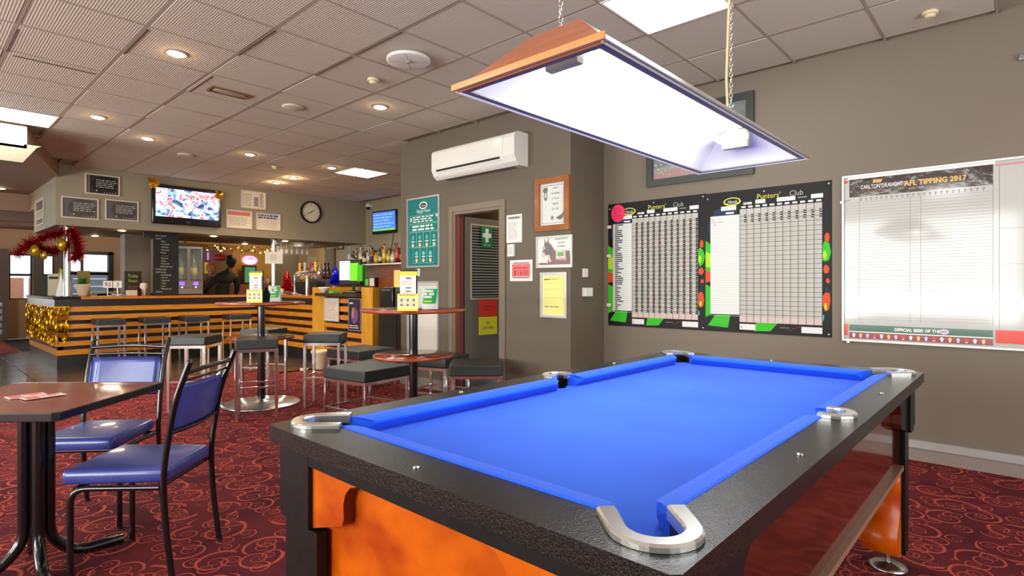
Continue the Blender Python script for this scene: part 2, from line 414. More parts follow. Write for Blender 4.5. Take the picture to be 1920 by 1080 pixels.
# ------------------------------------------------------------ walls
b = MB(); b.box(-3.2, 4.81, 0, 3.0, 4.95, ZC + .1); struct('wall_back', b, WALL)
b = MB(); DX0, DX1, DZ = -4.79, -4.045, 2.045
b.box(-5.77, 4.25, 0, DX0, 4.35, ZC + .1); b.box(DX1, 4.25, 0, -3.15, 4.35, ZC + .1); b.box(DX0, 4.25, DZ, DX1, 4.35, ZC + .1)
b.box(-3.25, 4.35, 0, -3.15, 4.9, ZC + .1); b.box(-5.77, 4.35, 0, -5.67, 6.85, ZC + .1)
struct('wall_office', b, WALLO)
b = MB(); b.box(-5.7, 5.6, 0, -3.2, 5.65, 2.6); b.box(-5.68, 4.35, 2.6, -3.2, 5.65, 2.62)
struct('wall_office_inner', b, M('dim office paint', (96, 78, 62), .7))
b = MB(); b.box(-13.2, 6.75, 0, -5.67, 6.85, ZC + .1); b.box(-14.6, 6.75, 0, -13.2, 6.85, 2.5); struct('wall_bottle_shelf', b, WALLB)
# bulkhead box over the bar, its soffit and the step behind it
b = MB(); b.box(-12.3, 1.56, 2.10, BX, 6.75, ZC + .08)
struct('wall_bulkhead', b, WALLB)
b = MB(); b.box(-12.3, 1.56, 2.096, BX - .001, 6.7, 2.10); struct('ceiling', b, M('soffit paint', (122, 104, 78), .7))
b = MB(); b.box(-13.3, 3.4, 2.2, -12.9, 6.75, 2.5); b.box(-14.4, 4.6, 2.3, -13.3, 6.75, 2.5); struct('wall_kitchen_beam', b, CREAMW)
# right and front walls (behind the photographer) with their window openings
def wall_open(b, axis, pos, th, a0, a1, z1, holes):
    cur = a0
    for h0, h1, hz0, hz1 in holes:
        for (p, q, r_, s_) in ((cur, h0, 0, z1), (h0, h1, 0, hz0), (h0, h1, hz1, z1)):
            if axis == 'y': b.box(p, pos, r_, q, pos + th, s_)
            else: b.box(pos, p, r_, pos + th, q, s_)
        cur = h1
    if axis == 'y': b.box(cur, pos, 0, a1, pos + th, z1)
    else: b.box(pos, cur, 0, pos + th, a1, z1)
b = MB(); wall_open(b, 'y', -5.15, .15, -17.1, 3.1, ZC + .1, [(-15.4, -13.2, .9, 2.0), (-8.2, -4.6, .7, 2.7), (-3.6, 0, .7, 2.7)]); struct('wall_front', b, WALL)
b = MB(); wall_open(b, 'x', 3.0, .12, -5.1, 4.95, ZC + .1, [(-.2, 3.4, .7, 2.7)]); struct('wall_right', b, WALL)
for n_, (x0, x1) in enumerate(((-8.2, -4.6), (-3.6, 0))):
    b = MB()
    for x in (x0, x0 + 1.2, x0 + 2.4, x1): b.box(x - .03, -5.1, .7, x + .03, -5.02, 2.7)
    for z in (.7, 2.7): b.box(x0, -5.1, z - .03, x1, -5.02, z + .03)
    struct('window_%d' % (n_ + 1), b, M('dark window frame', (52, 54, 56), .4))
# far window wall
FX = -17.0; WINF = M('dark window frame', (52, 54, 56), .4)
holes = [(-2.6, .2, .9, 1.95), (1.72, 2.12, .9, 1.93), (2.31, 2.52, .9, 1.93), (2.74, 3.60, .02, 2.0)]
b = MB(); wall_open(b, 'x', FX - .12, .12, -5.1, 9.1, 2.55, holes); struct('wall_left', b, CREAMW)
b = MB(); b.box(FX, 1.3, 0, FX + .35, 1.66, 2.02); b.box(FX, 2.13, .9, FX + .12, 2.30, 1.95); b.box(FX, 2.54, .0, FX + .12, 2.72, 1.99); struct('trim_1', b, M('grey pillar', (118, 108, 98), .6))
GLS = M('window glass', (220, 230, 235), .02, alpha=.12, spec=.5)
def winset(n, y0, y1, z0, z1, bars_y, bars_z):
    b = MB(); x = FX - .08
    for y in [y0, y1] + bars_y: b.box(x, y - .025, z0, x + .07, y + .025, z1)
    for z in [z0, z1] + bars_z: b.box(x, y0, z - .025, x + .07, y1, z + .025)
    o = struct(n, b, WINF); g = MB(); g.box(x + .02, y0, z0, x + .026, y1, z1); g.build('pane', GLS, o)
winset('window_3', 1.72, 2.12, .9, 1.93, [], [1.46]); winset('window_4', 2.31, 2.52, .9, 1.93, [], [1.46])
winset('window_5', 2.74, 3.60, .02, 2.0, [3.06], [1.5, 1.52]); winset('window_6', -2.6, .2, .9, 1.95, [-1.8, -1.0, -.2], [1.46])
b = MB(); b.box(FX, 2.7, 1.98, FX + .06, 3.68, 2.05); b.box(FX, 3.58, 0, FX + .06, 3.68, 2.05); struct('trim_2', b, WINF)
b = MB(); b.box(-24, -8, -.1, -17.12, 14, -.06); tag(b.build('courtyard_ground', M('grey concrete paving', (150, 148, 142), .8)), 'grey concrete ground outside the far windows', 'ground'); bpy.data.objects['courtyard_ground']['kind'] = 'structure'
b = MB(); b.box(-20, 2.42, 0, -19.8, 3.02, 1.45); tag(b.build('brick_wall', M('orange brick', (206, 132, 100), .8, var=(9, (222, 160, 128), (1, 1, 9)))), 'orange brick wall outside behind the plant pot window', 'wall')
b = MB(); b.box(-20, .8, 0, -19.8, 2.30, 1.42); tag(b.build('brick_wall', M('orange brick', (206, 132, 100), .8, var=(9, (222, 160, 128), (1, 1, 9)))), 'low orange brick wall outside the leftmost far window', 'wall')
fe = thing('fence', 'blue grey board fence outside the sliding door', 'fence', (-18.6, 3.05, 0))
b = MB(); b.box(0, 0, 0, .03, 1.1, .19); bd = b.build('board', M('blue grey board', (106, 122, 152), .5, var=(4, (128, 140, 166), (1, 1, 6))), fe)
for i in range(1, 8): shared('board', bd.data, fe, (0, 0, .2 * i))
b = MB(); b.box(-.06, .02, 0, 0, .1, 1.6); b.box(-.06, 1.0, 0, 0, 1.08, 1.6); b.build('post', WINF, fe)
# yellow kitchen wall far behind the bar, and grey columns
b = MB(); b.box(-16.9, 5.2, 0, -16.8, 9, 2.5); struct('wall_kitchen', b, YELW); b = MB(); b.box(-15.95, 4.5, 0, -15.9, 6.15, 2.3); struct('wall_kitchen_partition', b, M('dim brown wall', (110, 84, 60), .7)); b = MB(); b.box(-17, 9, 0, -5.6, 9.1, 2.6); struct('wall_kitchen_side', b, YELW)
b = MB(); b.box(-11.6, 2.62, 0, -11.3, 3.0, 2.1); struct('trim_3', b, M('grey pillar', (118, 108, 98), .6))
b = MB(); b.box(-16.95, 4.42, 0, -16.7, 5.2, 2.5); struct('trim_4', b, CREAMW)
# beige alcove and grey door between the kitchen and the bottle shelf
b = MB(); b.box(-13.3, 6.72, 0, -12.05, 6.76, 2.098); struct('wall_alcove', b, M('warm beige paint', (186, 158, 114), .7))
b = MB(); b.box(-12.02, 6.70, 0, -11.68, 6.75, 2.05)
d2 = struct('door_2', b, M('grey door paint', (104, 102, 90), .5)); b = MB(); b.box(-11.97, 6.69, 1.35, -11.73, 6.70, 1.62); b.build('notice', M('pale grey notice', (150, 150, 134), .5), d2)
b = MB(); b.box(-11.66, 6.70, 0, -11.62, 6.75, 2.07); b.build('frame', M('dark beige paint', (134, 120, 96), .5), d2)
# skirting with its aluminium strip
b = MB(); b.box(-3.14, 4.797, 0, 3.0, 4.81, .09); struct('baseboard_back', b, M('taupe skirting', (140, 126, 118), .6))
b = MB(); b.box(-3.14, 4.789, .09, 3.0, 4.81, .142); struct('trim_5', b, ALU)
b = MB(); b.box(-5.77, 4.237, 0, -4.87, 4.25, .12); b.box(-3.99, 4.237, 0, -3.15, 4.25, .12); b.box(-3.15, 4.25, 0, -3.137, 4.8, .12); struct('baseboard_office', b, M('taupe skirting', (140, 126, 118), .6))
# ------------------------------------------------------------ office door (open inwards)
FR = M('taupe gloss trim', (126, 111, 95), .4)
b = MB()
for x0, x1 in ((DX0 - .065, DX0), (DX1, DX1 + .065)): b.box(x0, 4.235, 0, x1, 4.25, DZ)
b.box(DX0 - .065, 4.235, DZ, DX1 + .065, 4.25, DZ + .065)
b.box(DX0, 4.246, 0, DX0 + .03, 4.36, DZ - .03); b.box(DX1 - .03, 4.246, 0, DX1, 4.36, DZ - .03); b.box(DX0, 4.246, DZ - .03, DX1, 4.36, DZ)
door = struct('door_1', b, FR)
b = MB(); b.box(DX0 + .0305, 4.27, 0, DX0 + .075, 4.335, DZ - .031, 0); b.build('hinge_edge', M('dark red paint', (106, 40, 28), .4), door)
leafm = M('dark taupe door paint', (100, 92, 80), .45)
# leaf in its own frame: local x along the leaf away from the hinge
lf = MB(); L0, L1 = 0, .72; GZ0, GZ1 = 1.075, 1.91; GX0, GX1 = .10, .615
lf.box(L0, -.02, 0, GX0, .02, 2.0); lf.box(GX1, -.02, 0, L1, .02, 2.0); lf.box(GX0, -.02, 0, GX1, .02, GZ0); lf.box(GX0, -.02, GZ1, GX1, .02, 2.0)
leaf = lf.build('door_leaf', leafm, door); leaf.location = (DX0 + .055, 4.36, 0); leaf.rotation_euler = (0, 0, R(89))
b = MB(); b.box(GX0 + .0, -.026, GZ0 - .02, GX1, -.02, GZ0); b.box(GX0, -.026, GZ1, GX1, -.02, GZ1 + .02); b.box(GX0 - .02, -.026, GZ0 - .02, GX0, -.02, GZ1 + .02); b.box(GX1, -.026, GZ0 - .02, GX1 + .02, -.02, GZ1 + .02)
b.build('window_bead', M('beige bead', (176, 166, 142), .4), leaf)
b = MB(); b.box(GX0, .0, GZ0, GX1, .004, GZ1); b.build('glass_pane', M('dark reflecting glass', (46, 58, 66), .04, coat=1), leaf)
b = MB()
n = 26
for i in range(n):
    z = GZ0 + (i + .5) * (GZ1 - GZ0) / n; b.add([(GX0, -.002, z - .004), (GX1, -.002, z - .004), (GX1, -.012, z + .008), (GX0, -.012, z + .008)], [(0, 1, 2, 3)])
b.build('blind_slats', M('venetian slats', (190, 182, 156), .5), leaf)
sg = MB(); sg.box(.245, -.034, 1.665, .42, -.03, 1.905, 0)
sg.rect(.306, 1.725, .358, 1.885, 1, -.0345); sg.rect(.262, 1.78, .402, 1.83, 1, -.0348); sg.text('FIRST AID', .332, 1.683, .022, 1, -.0345, 'C', .75)
tag(sg.build('first_aid_sign', [M('safety green', (16, 128, 78), .4), TEXTW]), 'green first aid sign with white cross on the office door window', 'sign')
sg = MB(); sg.box(.21, -.026, .857, .51, -.022, 1.05, 0); sg.text('MEMBERS', .36, .96, .024, 1, -.0265, 'C', 1.1); sg.text('ONLY', .36, .92, .024, 1, -.0265, 'C', 1.1)
sgr = sg.build('notice', [M('red paper', (222, 44, 24), .5), M('dark red print', (150, 20, 16), .6)]); tag(sgr, 'red paper notice below the office door window', 'notice')
sg = MB(); sg.box(.21, -.026, .64, .51, -.022, .85, 0); sg.text('PPE', .36, .76, .032, 1, -.0265, 'C', .9); sg.text('LEFT HERE', .36, .705, .03, 1, -.0265, 'C', .9)
sgy = sg.build('notice', [M('yellow paper', (232, 222, 30), .5), INK]); tag(sgy, 'yellow paper notice directly below the red one on the office door', 'notice')
for o in (bpy.data.objects['first_aid_sign'], sgr, sgy): o.location = leaf.location; o.rotation_euler = leaf.rotation_euler
tag(struct('office_cabinet', MB().box(-5.5, 5.2, 0, -3.4, 5.58, 2.2), M('dim brown shelves', (112, 92, 66), .6)), 'dim shelves inside the office behind the open door', 'shelf'); del bpy.data.objects['office_cabinet']['kind']
tag(MB().box(-4.18, 4.42, 1.93, -4.11, 4.46, 2.04, 0).build('white_box', WHITE), 'small white box high inside the office doorway', 'box')
light('office_light', 'POINT', (-4.4, 4.9, 2.4), 14, (1, .8, .6), soft=.1)
# ------------------------------------------------------------ ceiling fittings
def panel_light(name, label, x0, y0, nx, ny, power):
    x1 = x0 + nx * .6; y1 = y0 + ny * .6; z = ZC - .004
    t = thing(name, label, 'ceiling light', ((x0 + x1) / 2, (y0 + y1) / 2, ZC), 0, None)
    hx, hy = (x1 - x0) / 2, (y1 - y0) / 2
    b = MB(); b.frame(-hx, -hy, hx, hy, .014, -.006, .02); b.build('frame', WHITE, t)
    b = MB(); b.box(-hx + .014, -hy + .014, 0, hx - .014, hy - .014, .01); b.build('diffuser', EMITW, t)
    light('panel_lamp', 'AREA', ((x0 + x1) / 2, (y0 + y1) / 2, ZC - .02), power, (.97, 1, .9), (0, 0, 0), (x1 - x0 - .05, y1 - y0 - .05))
panel_light('panel_light', 'square white lit ceiling panel above the hanging lampshade', -1.962, 2.95, 1, 1, 22)
panel_light('panel_light', 'long white lit ceiling panel at the left edge over the light box', -8.04, -.65, 1, 3, 38)
panel_light('panel_light', 'far square lit ceiling panel between the bar and the air conditioner', -7.97, 4.61, 1, 1, 30)
for (x, y) in ((-3.8, -1.85), (-1.4, -3.7)):  # the left panel is unseen, added as fill light
    panel_light('panel_light', ('added fill ceiling panel behind the viewer, left' if x < -2 else 'lit ceiling panel behind the viewer by the front windows'), x, y, 1, 1, 25)
DL = [(332, 100, 'largest and nearest downlight, upper left of the ceiling'), (184, 219, 'downlight above the left lit panel, leftmost of the row'), (277, 259, 'second downlight from the left in the long row'), (469, 289, 'downlight above the pair of white notices by the clock'),
      (622, 314, 'downlight just left of the far lit panel'), (519, 342, 'farther of the two close downlights near the clock wall'), (550, 333, 'nearer of the two close downlights near the clock wall'), (713, 200, 'downlight above the air conditioner, right of the ceiling fan vent')]
def downlight(x, y, z, label, p, grp='recessed downlights in the tiled ceiling', r=.052, spot=True):
    t = thing('downlight', 'round warm ' + label, 'downlight', (x, y, z), 0, grp)
    b = MB(); b.lathe([(r + .018, 0), (r + .018, -.006), (r, -.008), (r, .0)], (0, 0, 0), 20); b.build('bezel', WHITE, t)
    b = MB(); b.lathe([(r, -.004), (r * .8, -.013), (.001, -.018)], (0, 0, 0), 20); b.build('lens', EMITD, t)
    if spot: light('downlight_lamp', 'SPOT', (x, y, z - .02), p, (1, .80, .50), (0, 0, 0), spot=140, blend=.8, soft=.05)
    if spot: light('downlight_spill', 'POINT', (x, y, z - .05), .7 if x > -8.3 or z < 2.9 else 4.5, (1, .66, .34), soft=.02)
for px, py, lb in DL:
    x, y = onz(px, py, ZC); downlight(x, y, ZC - .004, lb, 40 if x > -7 else 75)
for x, y, lb in ((-10.62, 2.42, 'downlight in the bulkhead soffit left of the chalkboard'), (-12.1, 2.36, 'soffit downlight in front of the far windows'), (-10.6, 3.78, 'soffit downlight above the bottle dispenser'), (-12.1, 4.93, 'soffit downlight over the person'), (-10.75, 5.15, 'soffit downlight over the hanging glasses')):
    downlight(x, y, 2.095, lb, 13, 'downlights under the bulkhead')
for x, y, lb in ((-13.8, 4.95, 'small far downlight over the kitchen, left'), (-13.9, 5.9, 'small far downlight over the kitchen, right')):
    downlight(x, y, 2.298, lb, 10, 'downlights in the kitchen')
x, y = onz(10, 378, 2.5); downlight(-12.3, 1.15, 2.798, 'downlight in the low brown ceiling at the left edge', 14, None)
light('kitchen_lamp', 'POINT', (-15.2, 6.6, 2.2), 26, (1, .70, .35), soft=.2)
light('dining_lamp', 'POINT', (-14.8, 3.2, 2.3), 30, (1, .82, .62), soft=.2)
light('bar_lamp', 'POINT', (-11.9, 6.0, 1.95), 9, (1, .80, .55), soft=.1)
# round diffuser
x, y = onz(766, 107, ZC)
t = thing('ceiling_diffuser', 'round white ceiling air diffuser with four ribs beside the smoke detector', 'vent', (x, y, ZC))
b = MB(); b.lathe([(.165, -.012), (.168, -.03), (.150, -.036), (.02, -.030)], (0, 0, 0), 32); b.build('disc', WHITE, t)
b = MB()
for a in (45, 135, 225, 315): b.add([(math.cos(R(a - 2)) * .02, math.sin(R(a - 2)) * .02, -.037), (math.cos(R(a - 1)) * .15, math.sin(R(a - 1)) * .15, -.040), (math.cos(R(a + 1)) * .15, math.sin(R(a + 1)) * .15, -.040), (math.cos(R(a + 2)) * .02, math.sin(R(a + 2)) * .02, -.037)], [(0, 1, 2, 3)])
b.build('rib', M('grey seam', (150, 148, 140), .6), t)
b = MB(); b.lathe([(.022, -.03), (.022, -.042), (.012, -.048)], (0, 0, 0), 12); b.build('hub', M('grey seam', (150, 148, 140), .6), t)
b = MB(); b.lathe([(.12, 0), (.12, -.012)], (0, 0, 0), 24); b.build('neck', WHITE, t)
def detector(px, py, label, s=1):
    x, y = onz(px, py, ZC); t = thing('smoke_detector', label, 'smoke detector', (x, y, ZC), 0, 'smoke detectors on the ceiling')
    b = MB(); b.lathe([(.05 * s, 0), (.05 * s, -.016 * s), (.040 * s, -.022 * s)], (0, 0, 0), 20); b.build('base', SMOKE, t)
    b = MB(); b.lathe([(.034 * s, -.02 * s), (.034 * s, -.034 * s), (.024 * s, -.044 * s)], (0, 0, 0), 20); b.build('sensor_cap', SMOKE, t)
detector(700, 148, 'white smoke detector between the round diffuser and a downlight', 1.0)
detector(1744, 22, 'cream smoke detector at the top right near the back wall', .9)
detector(515, 312, 'small far smoke detector above the clock wall', .9)
for px, py, lb in ((549, 200, 'flat round white ceiling speaker'), (348, 290, 'flat round white ceiling speaker farther left, near the bulkhead')):
    x, y = onz(px, py, ZC); b = MB(); b.lathe([(.10, 0), (.10, -.010), (.085, -.016), (.001, -.017)], (x, y, ZC), 28)
    tag(b.build('ceiling_speaker', M('off white plastic', (206, 196, 184), .5)), lb, 'speaker')
x, y = onz(430, 173, ZC)
t = thing('ceiling_light_fitting', 'oblong unlit light fitting with chrome rim on the ceiling', 'light fitting', (x, y, ZC))
b = MB(); b.frame(-.075, -.17, .075, .17, .015, -.012, 0); b.build('rim', M('bronze chrome rim', (170, 140, 110), .25, .8), t)
b = MB(); b.ball((0, 0, -.004), 1, 16, 0, (.058, .15, .014)); b.build('lens', M('clouded lens', (176, 160, 142), .3), t)
# light box hanging at the left edge, above a cream tray
yb, zb = onx(46, 245, -7.6)
t = thing('light_box', 'white glowing box hanging under the ceiling at the left edge', 'light box', (-8.0, 0, 2.70))
b = MB(); b.box(-.14, -.62, 0, 0, .955, .235); b.build('casing', M('grey green casing', (160, 164, 146), .5), t)
b = MB(); b.box(0, -.60, .028, .006, .93, .205); b.build('lit_face', M('lit sign face', (235, 240, 255), .4, emit=1.5), t)
b = MB(); b.box(-.09, .5, .22, -.07, .52, .26); b.build('bracket', SILVER, t); b = MB(); b.box(-.09, -.5, .22, -.07, -.48, .26); b.build('bracket', SILVER, t)
b = MB(); b.prism([(-.75, .0), (1.08, .0), (1.04, -.02), (.92, -.20), (-.7, -.20)], -.30, -.02, 'x')
tag(b.build('ceiling_tray', M('cream tray', (122, 114, 94), .6)), 'cream tray with sloping sides hanging right under the glowing box', 'tray', loc=(-7.98, 0, 2.745))

# ------------------------------------------------------------ pool table lampshade
LZ = 1.77; LX0, LX1, LY0, LY1 = -1.205, -.70, 1.07, 2.68; TX0, TX1, TY0, TY1, TZ = -1.03, -.86, 1.21, 2.54, .15
LAM = M('cherry laminate shade', (190, 108, 62), .3, var=(5, (170, 88, 48), (1, 1, 9)), coat=.3)
SHW = M('white shade laminate', (176, 170, 158), .35, spec=.5); SIN = M('white shade inside', (250, 250, 248), .5, emit=.0)
cxl, cyl_ = (LX0 + LX1) / 2, (LY0 + LY1) / 2
t = thing('pool_table_lamp', 'long trough lampshade hanging on chains over the blue pool table', 'lamp', (cxl, cyl_, LZ))
hx, hy = (LX1 - LX0) / 2, (LY1 - LY0) / 2; tx, ty = (TX1 - TX0) / 2, (TY1 - TY0) / 2
e = .012
def shell(p, inn, name, mat):   # a thin panel with an inner white face
    b = MB(); n = len(p); v = [Vector(q) for q in p]; nn = (v[1] - v[0]).cross(v[2] - v[0]).normalized()
    if nn.dot(v[0]) < 0: nn = -nn
    q = [x - nn * e for x in v]; b.add(v + q, [tuple(range(n)), tuple(range(2 * n - 1, n - 1, -1))] + [(i, n + i, n + (i + 1) % n, (i + 1) % n) for i in range(n)])
    b.m[-(n + 1)] = 1; return b.build(name, [mat, SIN], t)
shell([(-hx, -hy, .005), (hx, -hy, .005), (tx, -ty, TZ), (-tx, -ty, TZ)], 0, 'end_panel', LAM)
shell([(-hx, hy, .005), (hx, hy, .005), (tx, ty, TZ), (-tx, ty, TZ)], 0, 'end_panel', LAM)
shell([(hx, -hy, .005), (hx, hy, .005), (tx, ty, TZ), (tx, -ty, TZ)], 0, 'side_panel', SHW)
shell([(-hx, -hy, .005), (-hx, hy, .005), (-tx, ty, TZ), (-tx, -ty, TZ)], 0, 'side_panel', SHW)
b = MB(); b.box(-tx, -ty, TZ - .012, tx, ty, TZ, 0); b.build('top_panel', SIN, t)
b = MB(); f_ = .034
b.frame(-hx, -hy, hx, hy, f_, 0, .005)
b.build('bottom_frame', M('lilac grey edging', (112, 108, 124), .4), t)
for y0_ in (-hy - .006, hy): b = MB(); b.box(-hx - .004, y0_, .001, hx + .004, y0_ + .006, .018); b.build('edge_moulding', M('golden moulding', (206, 140, 80), .35, coat=.3), t)
TUBE = M('lit fluorescent tube', (255, 252, 244), .4, emit=14)
for x in (-.05, .05):
    b = MB(); b.cyl((x, -.60, .092), (x, .60, .092), .015, n=12); b.build('tube', TUBE, t)
for yy in (-.635, .61):
    b = MB(); b.box(-.055, yy, .055, .055, yy + .03, .13); b.build('lamp_holder', M('pale green plastic', (196, 198, 150), .5), t)
light('shade_lamp', 'AREA', (cxl, cyl_, LZ + .07), 12, (.93, .96, 1), (0, 0, 0), (.14, 1.15))
def chain(y, ztop):
    b = MB(); z = TZ; i = 0
    while z < ztop:
        pts = []
        for k in range(9):
            a = 2 * math.pi * k / 8; u = .006 * math.cos(a); w_ = .014 * math.sin(a)
            pts.append((u, y, z + .014 + w_) if i % 2 else (0, y + u, z + .014 + w_))
        b.ring(pts, .0016, 5, 0, False); z += .0225; i += 1
    return b.build('chain', CHROME, t)
chain(-ty + .03, ZC - LZ); chain(ty - .09, ZC - LZ)
b = MB(); b.ring([(-.012, ty - .09, TZ), (-.022, ty - .085, TZ + .2), (-.012, ty - .09, TZ + .45), (0, ty - .092, TZ + .7), (.008, ty - .09, ZC - LZ)], .006, 8); b.build('power_cable', M('cream cable', (226, 210, 160), .5), t)

# ------------------------------------------------------------ pool table
TH = .842; QX0, QX1, QY0, QY1 = -1.528, -.333, .682, 3.02
RX0, RX1, RY0, RY1 = -1.424, -.437, .80, 2.90         # inner rail edge = back of cushions
SPK = M('black speckled laminate', (13, 12, 12), .27, var=(300, (36, 32, 29), (1, 1, 1), .10), bump=(300, .6, .0015), spec=.38)
BLKL = M('black textured laminate', (18, 17, 17), .4, bump=(200, .25, .001), var=(30, (25, 23, 23)), spec=.22)
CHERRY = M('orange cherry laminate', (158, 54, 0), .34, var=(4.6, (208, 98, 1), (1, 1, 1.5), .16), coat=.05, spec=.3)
BED = cloth_mat()
pt = thing('pool_table', 'large pool table with blue cloth, black rails and orange cherry sides', 'pool table', ((QX0 + QX1) / 2, (QY0 + QY1) / 2, 0))
ox, oy = pt.location.x, pt.location.y
def L_(b): b.v = [(v[0] - ox, v[1] - oy, v[2]) for v in b.v]; return b
s2 = math.sqrt(.5)
PK = [(RX1 + .014, RY0 - .014, s2, -s2), (RX1 + .014, RY1 + .014, s2, s2), (RX0 - .014, RY0 - .014, -s2, -s2), (RX0 - .014, RY1 + .014, -s2, s2)]
PM = [(-.425, 1.85, 1, 0), (-1.436, 1.85, -1, 0)]
# rails and bed: flat outlines with holes, triangulated and given thickness
from mathutils.geometry import tessellate_polygon
def slab(outer, inner, z0, z1, name, mat):
    loops = [[Vector((p[0], p[1], 0)) for p in outer]] + ([[Vector((p[0], p[1], 0)) for p in inner]] if inner else [])
    tri = tessellate_polygon(loops); fl_ = [p for l in loops for p in l]; n = len(fl_); b = MB()
    vs = [(p.x, p.y, z0) for p in fl_] + [(p.x, p.y, z1) for p in fl_]; fs = []
    for t_ in tri:
        u, v, w_ = (fl_[i] for i in t_); ccw = (v - u).cross(w_ - u).z > 0; q = tuple(t_) if ccw else tuple(reversed(t_))
        fs.append(tuple(i + n for i in q)); fs.append(tuple(reversed(q)))
    o_ = 0
    for l in loops:
        m_ = len(l)
        for i in range(m_): j = (i + 1) % m_; fs.append((o_ + i, o_ + j, n + o_ + j, n + o_ + i))
        o_ += m_
    b.add(vs, fs); return L_(b).build(name, mat, pt)
def arc(c, r, a0, a1, n=10): return [(c[0] + r * math.cos(a0 + (a1 - a0) * i / n), c[1] + r * math.sin(a0 + (a1 - a0) * i / n)) for i in range(n + 1)]
k = .012; rc, rm = .044, .036
outer = [(QX0 + k, QY0), (QX1 - k, QY0), (QX1, QY0 + k), (QX1, QY1 - k), (QX1 - k, QY1), (QX0 + k, QY1), (QX0, QY1 - k), (QX0, QY0 + k)]
inner, bedp = [], []
PI = math.pi
for (x, y, dx, dy), mid in zip((PK[0], PK[1], PK[3], PK[2]), (PM[0], None, PM[1], None)):   # counter-clockwise round the opening
    kx = RX1 if dx > 0 else RX0; ky = RY1 if dy > 0 else RY0; a = math.atan2(dy, dx)
    off = rc * math.sqrt(2)
    pa = (kx - math.copysign(off, dx), ky); pb = (kx, ky - math.copysign(off, dy))
    if (dx > 0) != (dy < 0): pa, pb = pb, pa
    inner += [pa] + arc((x, y), rc, a - PI / 2, a + PI / 2) + [pb]
    r2 = .048; h_ = math.acos(min(1, abs(x - kx) / r2))
    e1, e2 = (kx - math.copysign(abs((r2 ** 2 - (y - ky) ** 2) ** .5 - abs(x - kx)), dx), ky), (kx, ky - math.copysign(abs((r2 ** 2 - (x - kx) ** 2) ** .5 - abs(y - ky)), dy))
    if (dx > 0) != (dy < 0): e1, e2 = e2, e1
    s0, s1 = math.atan2(e1[1] - y, e1[0] - x), math.atan2(e2[1] - y, e2[0] - x)
    while s1 > s0: s1 -= 2 * PI
    bedp += arc((x, y), r2, s0, s1)
    if mid:
        mx, my, mdx, _ = mid; a = 0 if mdx > 0 else PI; kx = RX1 if mdx > 0 else RX0
        inner += [(kx, my - mdx * rm)] + arc((mx, my), rm, a - PI / 2, a + PI / 2) + [(kx, my + mdx * rm)]
        bedp += [(kx, my - mdx * .036)] + list(reversed(arc((mx, my), .036, a + PI - 1.2, a + PI + 1.2))) + [(kx, my + mdx * .036)]
slab(outer, inner, .80, TH, 'top_rail', SPK)
slab(bedp, None, .775, .80, 'cloth_bed', BED)
# cushions: profile back->nose, mitred at the pockets
CUSH = cloth_mat('blue cushion cloth', (20, 84, 222), (32, 100, 236))
def cushion(p0, p1, inn, m0, m1):   # back edge from p0 to p1, inn = unit vector to the table centre
    prof = [(-.001, .800), (-.001, .843), (.004, .846), (.030, .845), (.048, .840), (.055, .833), (.055, .827), (.044, .815), (.030, .800)]
    b = MB(); d = Vector((p1[0] - p0[0], p1[1] - p0[1], 0)).normalized(); n = len(prof); vs = []; I = Vector((inn[0], inn[1], 0))
    for (q, sg_, mm) in ((p0, 1, m0), (p1, -1, m1)):
        for i, (u, z) in enumerate(prof):
            base = Vector((q[0], q[1], z)) + I * u + d * sg_ * u * mm
            if u > .05: base += d * sg_ * .012
            vs.append(base)
    fs = [tuple(range(n)), tuple(range(2 * n - 1, n - 1, -1))] + [(i, n + i, n + (i + 1) % n, (i + 1) % n) for i in range(n)]
    b.add(vs, fs, 0, False); bm = None
    L_(b).build('cushion', CUSH, pt)
c1 = .07
cushion((RX1 - c1 + .0, RY0), (RX0 + c1, RY0), (0, 1), .7, .7); cushion((RX0 + c1, RY1), (RX1 - c1, RY1), (0, -1), .7, .7)
cushion((RX1, RY0 + c1), (RX1, 1.85 - .05), (-1, 0), .7, .45); cushion((RX1, 1.85 + .05), (RX1, RY1 - c1), (-1, 0), .45, .7)
cushion((RX0, RY0 + c1), (RX0, 1.85 - .05), (1, 0), .7, .45); cushion((RX0, 1.85 + .05), (RX0, RY1 - c1), (1, 0), .45, .7)
PLATE = M('cast aluminium', (222, 220, 214), .22, .85, bump=(60, .06))
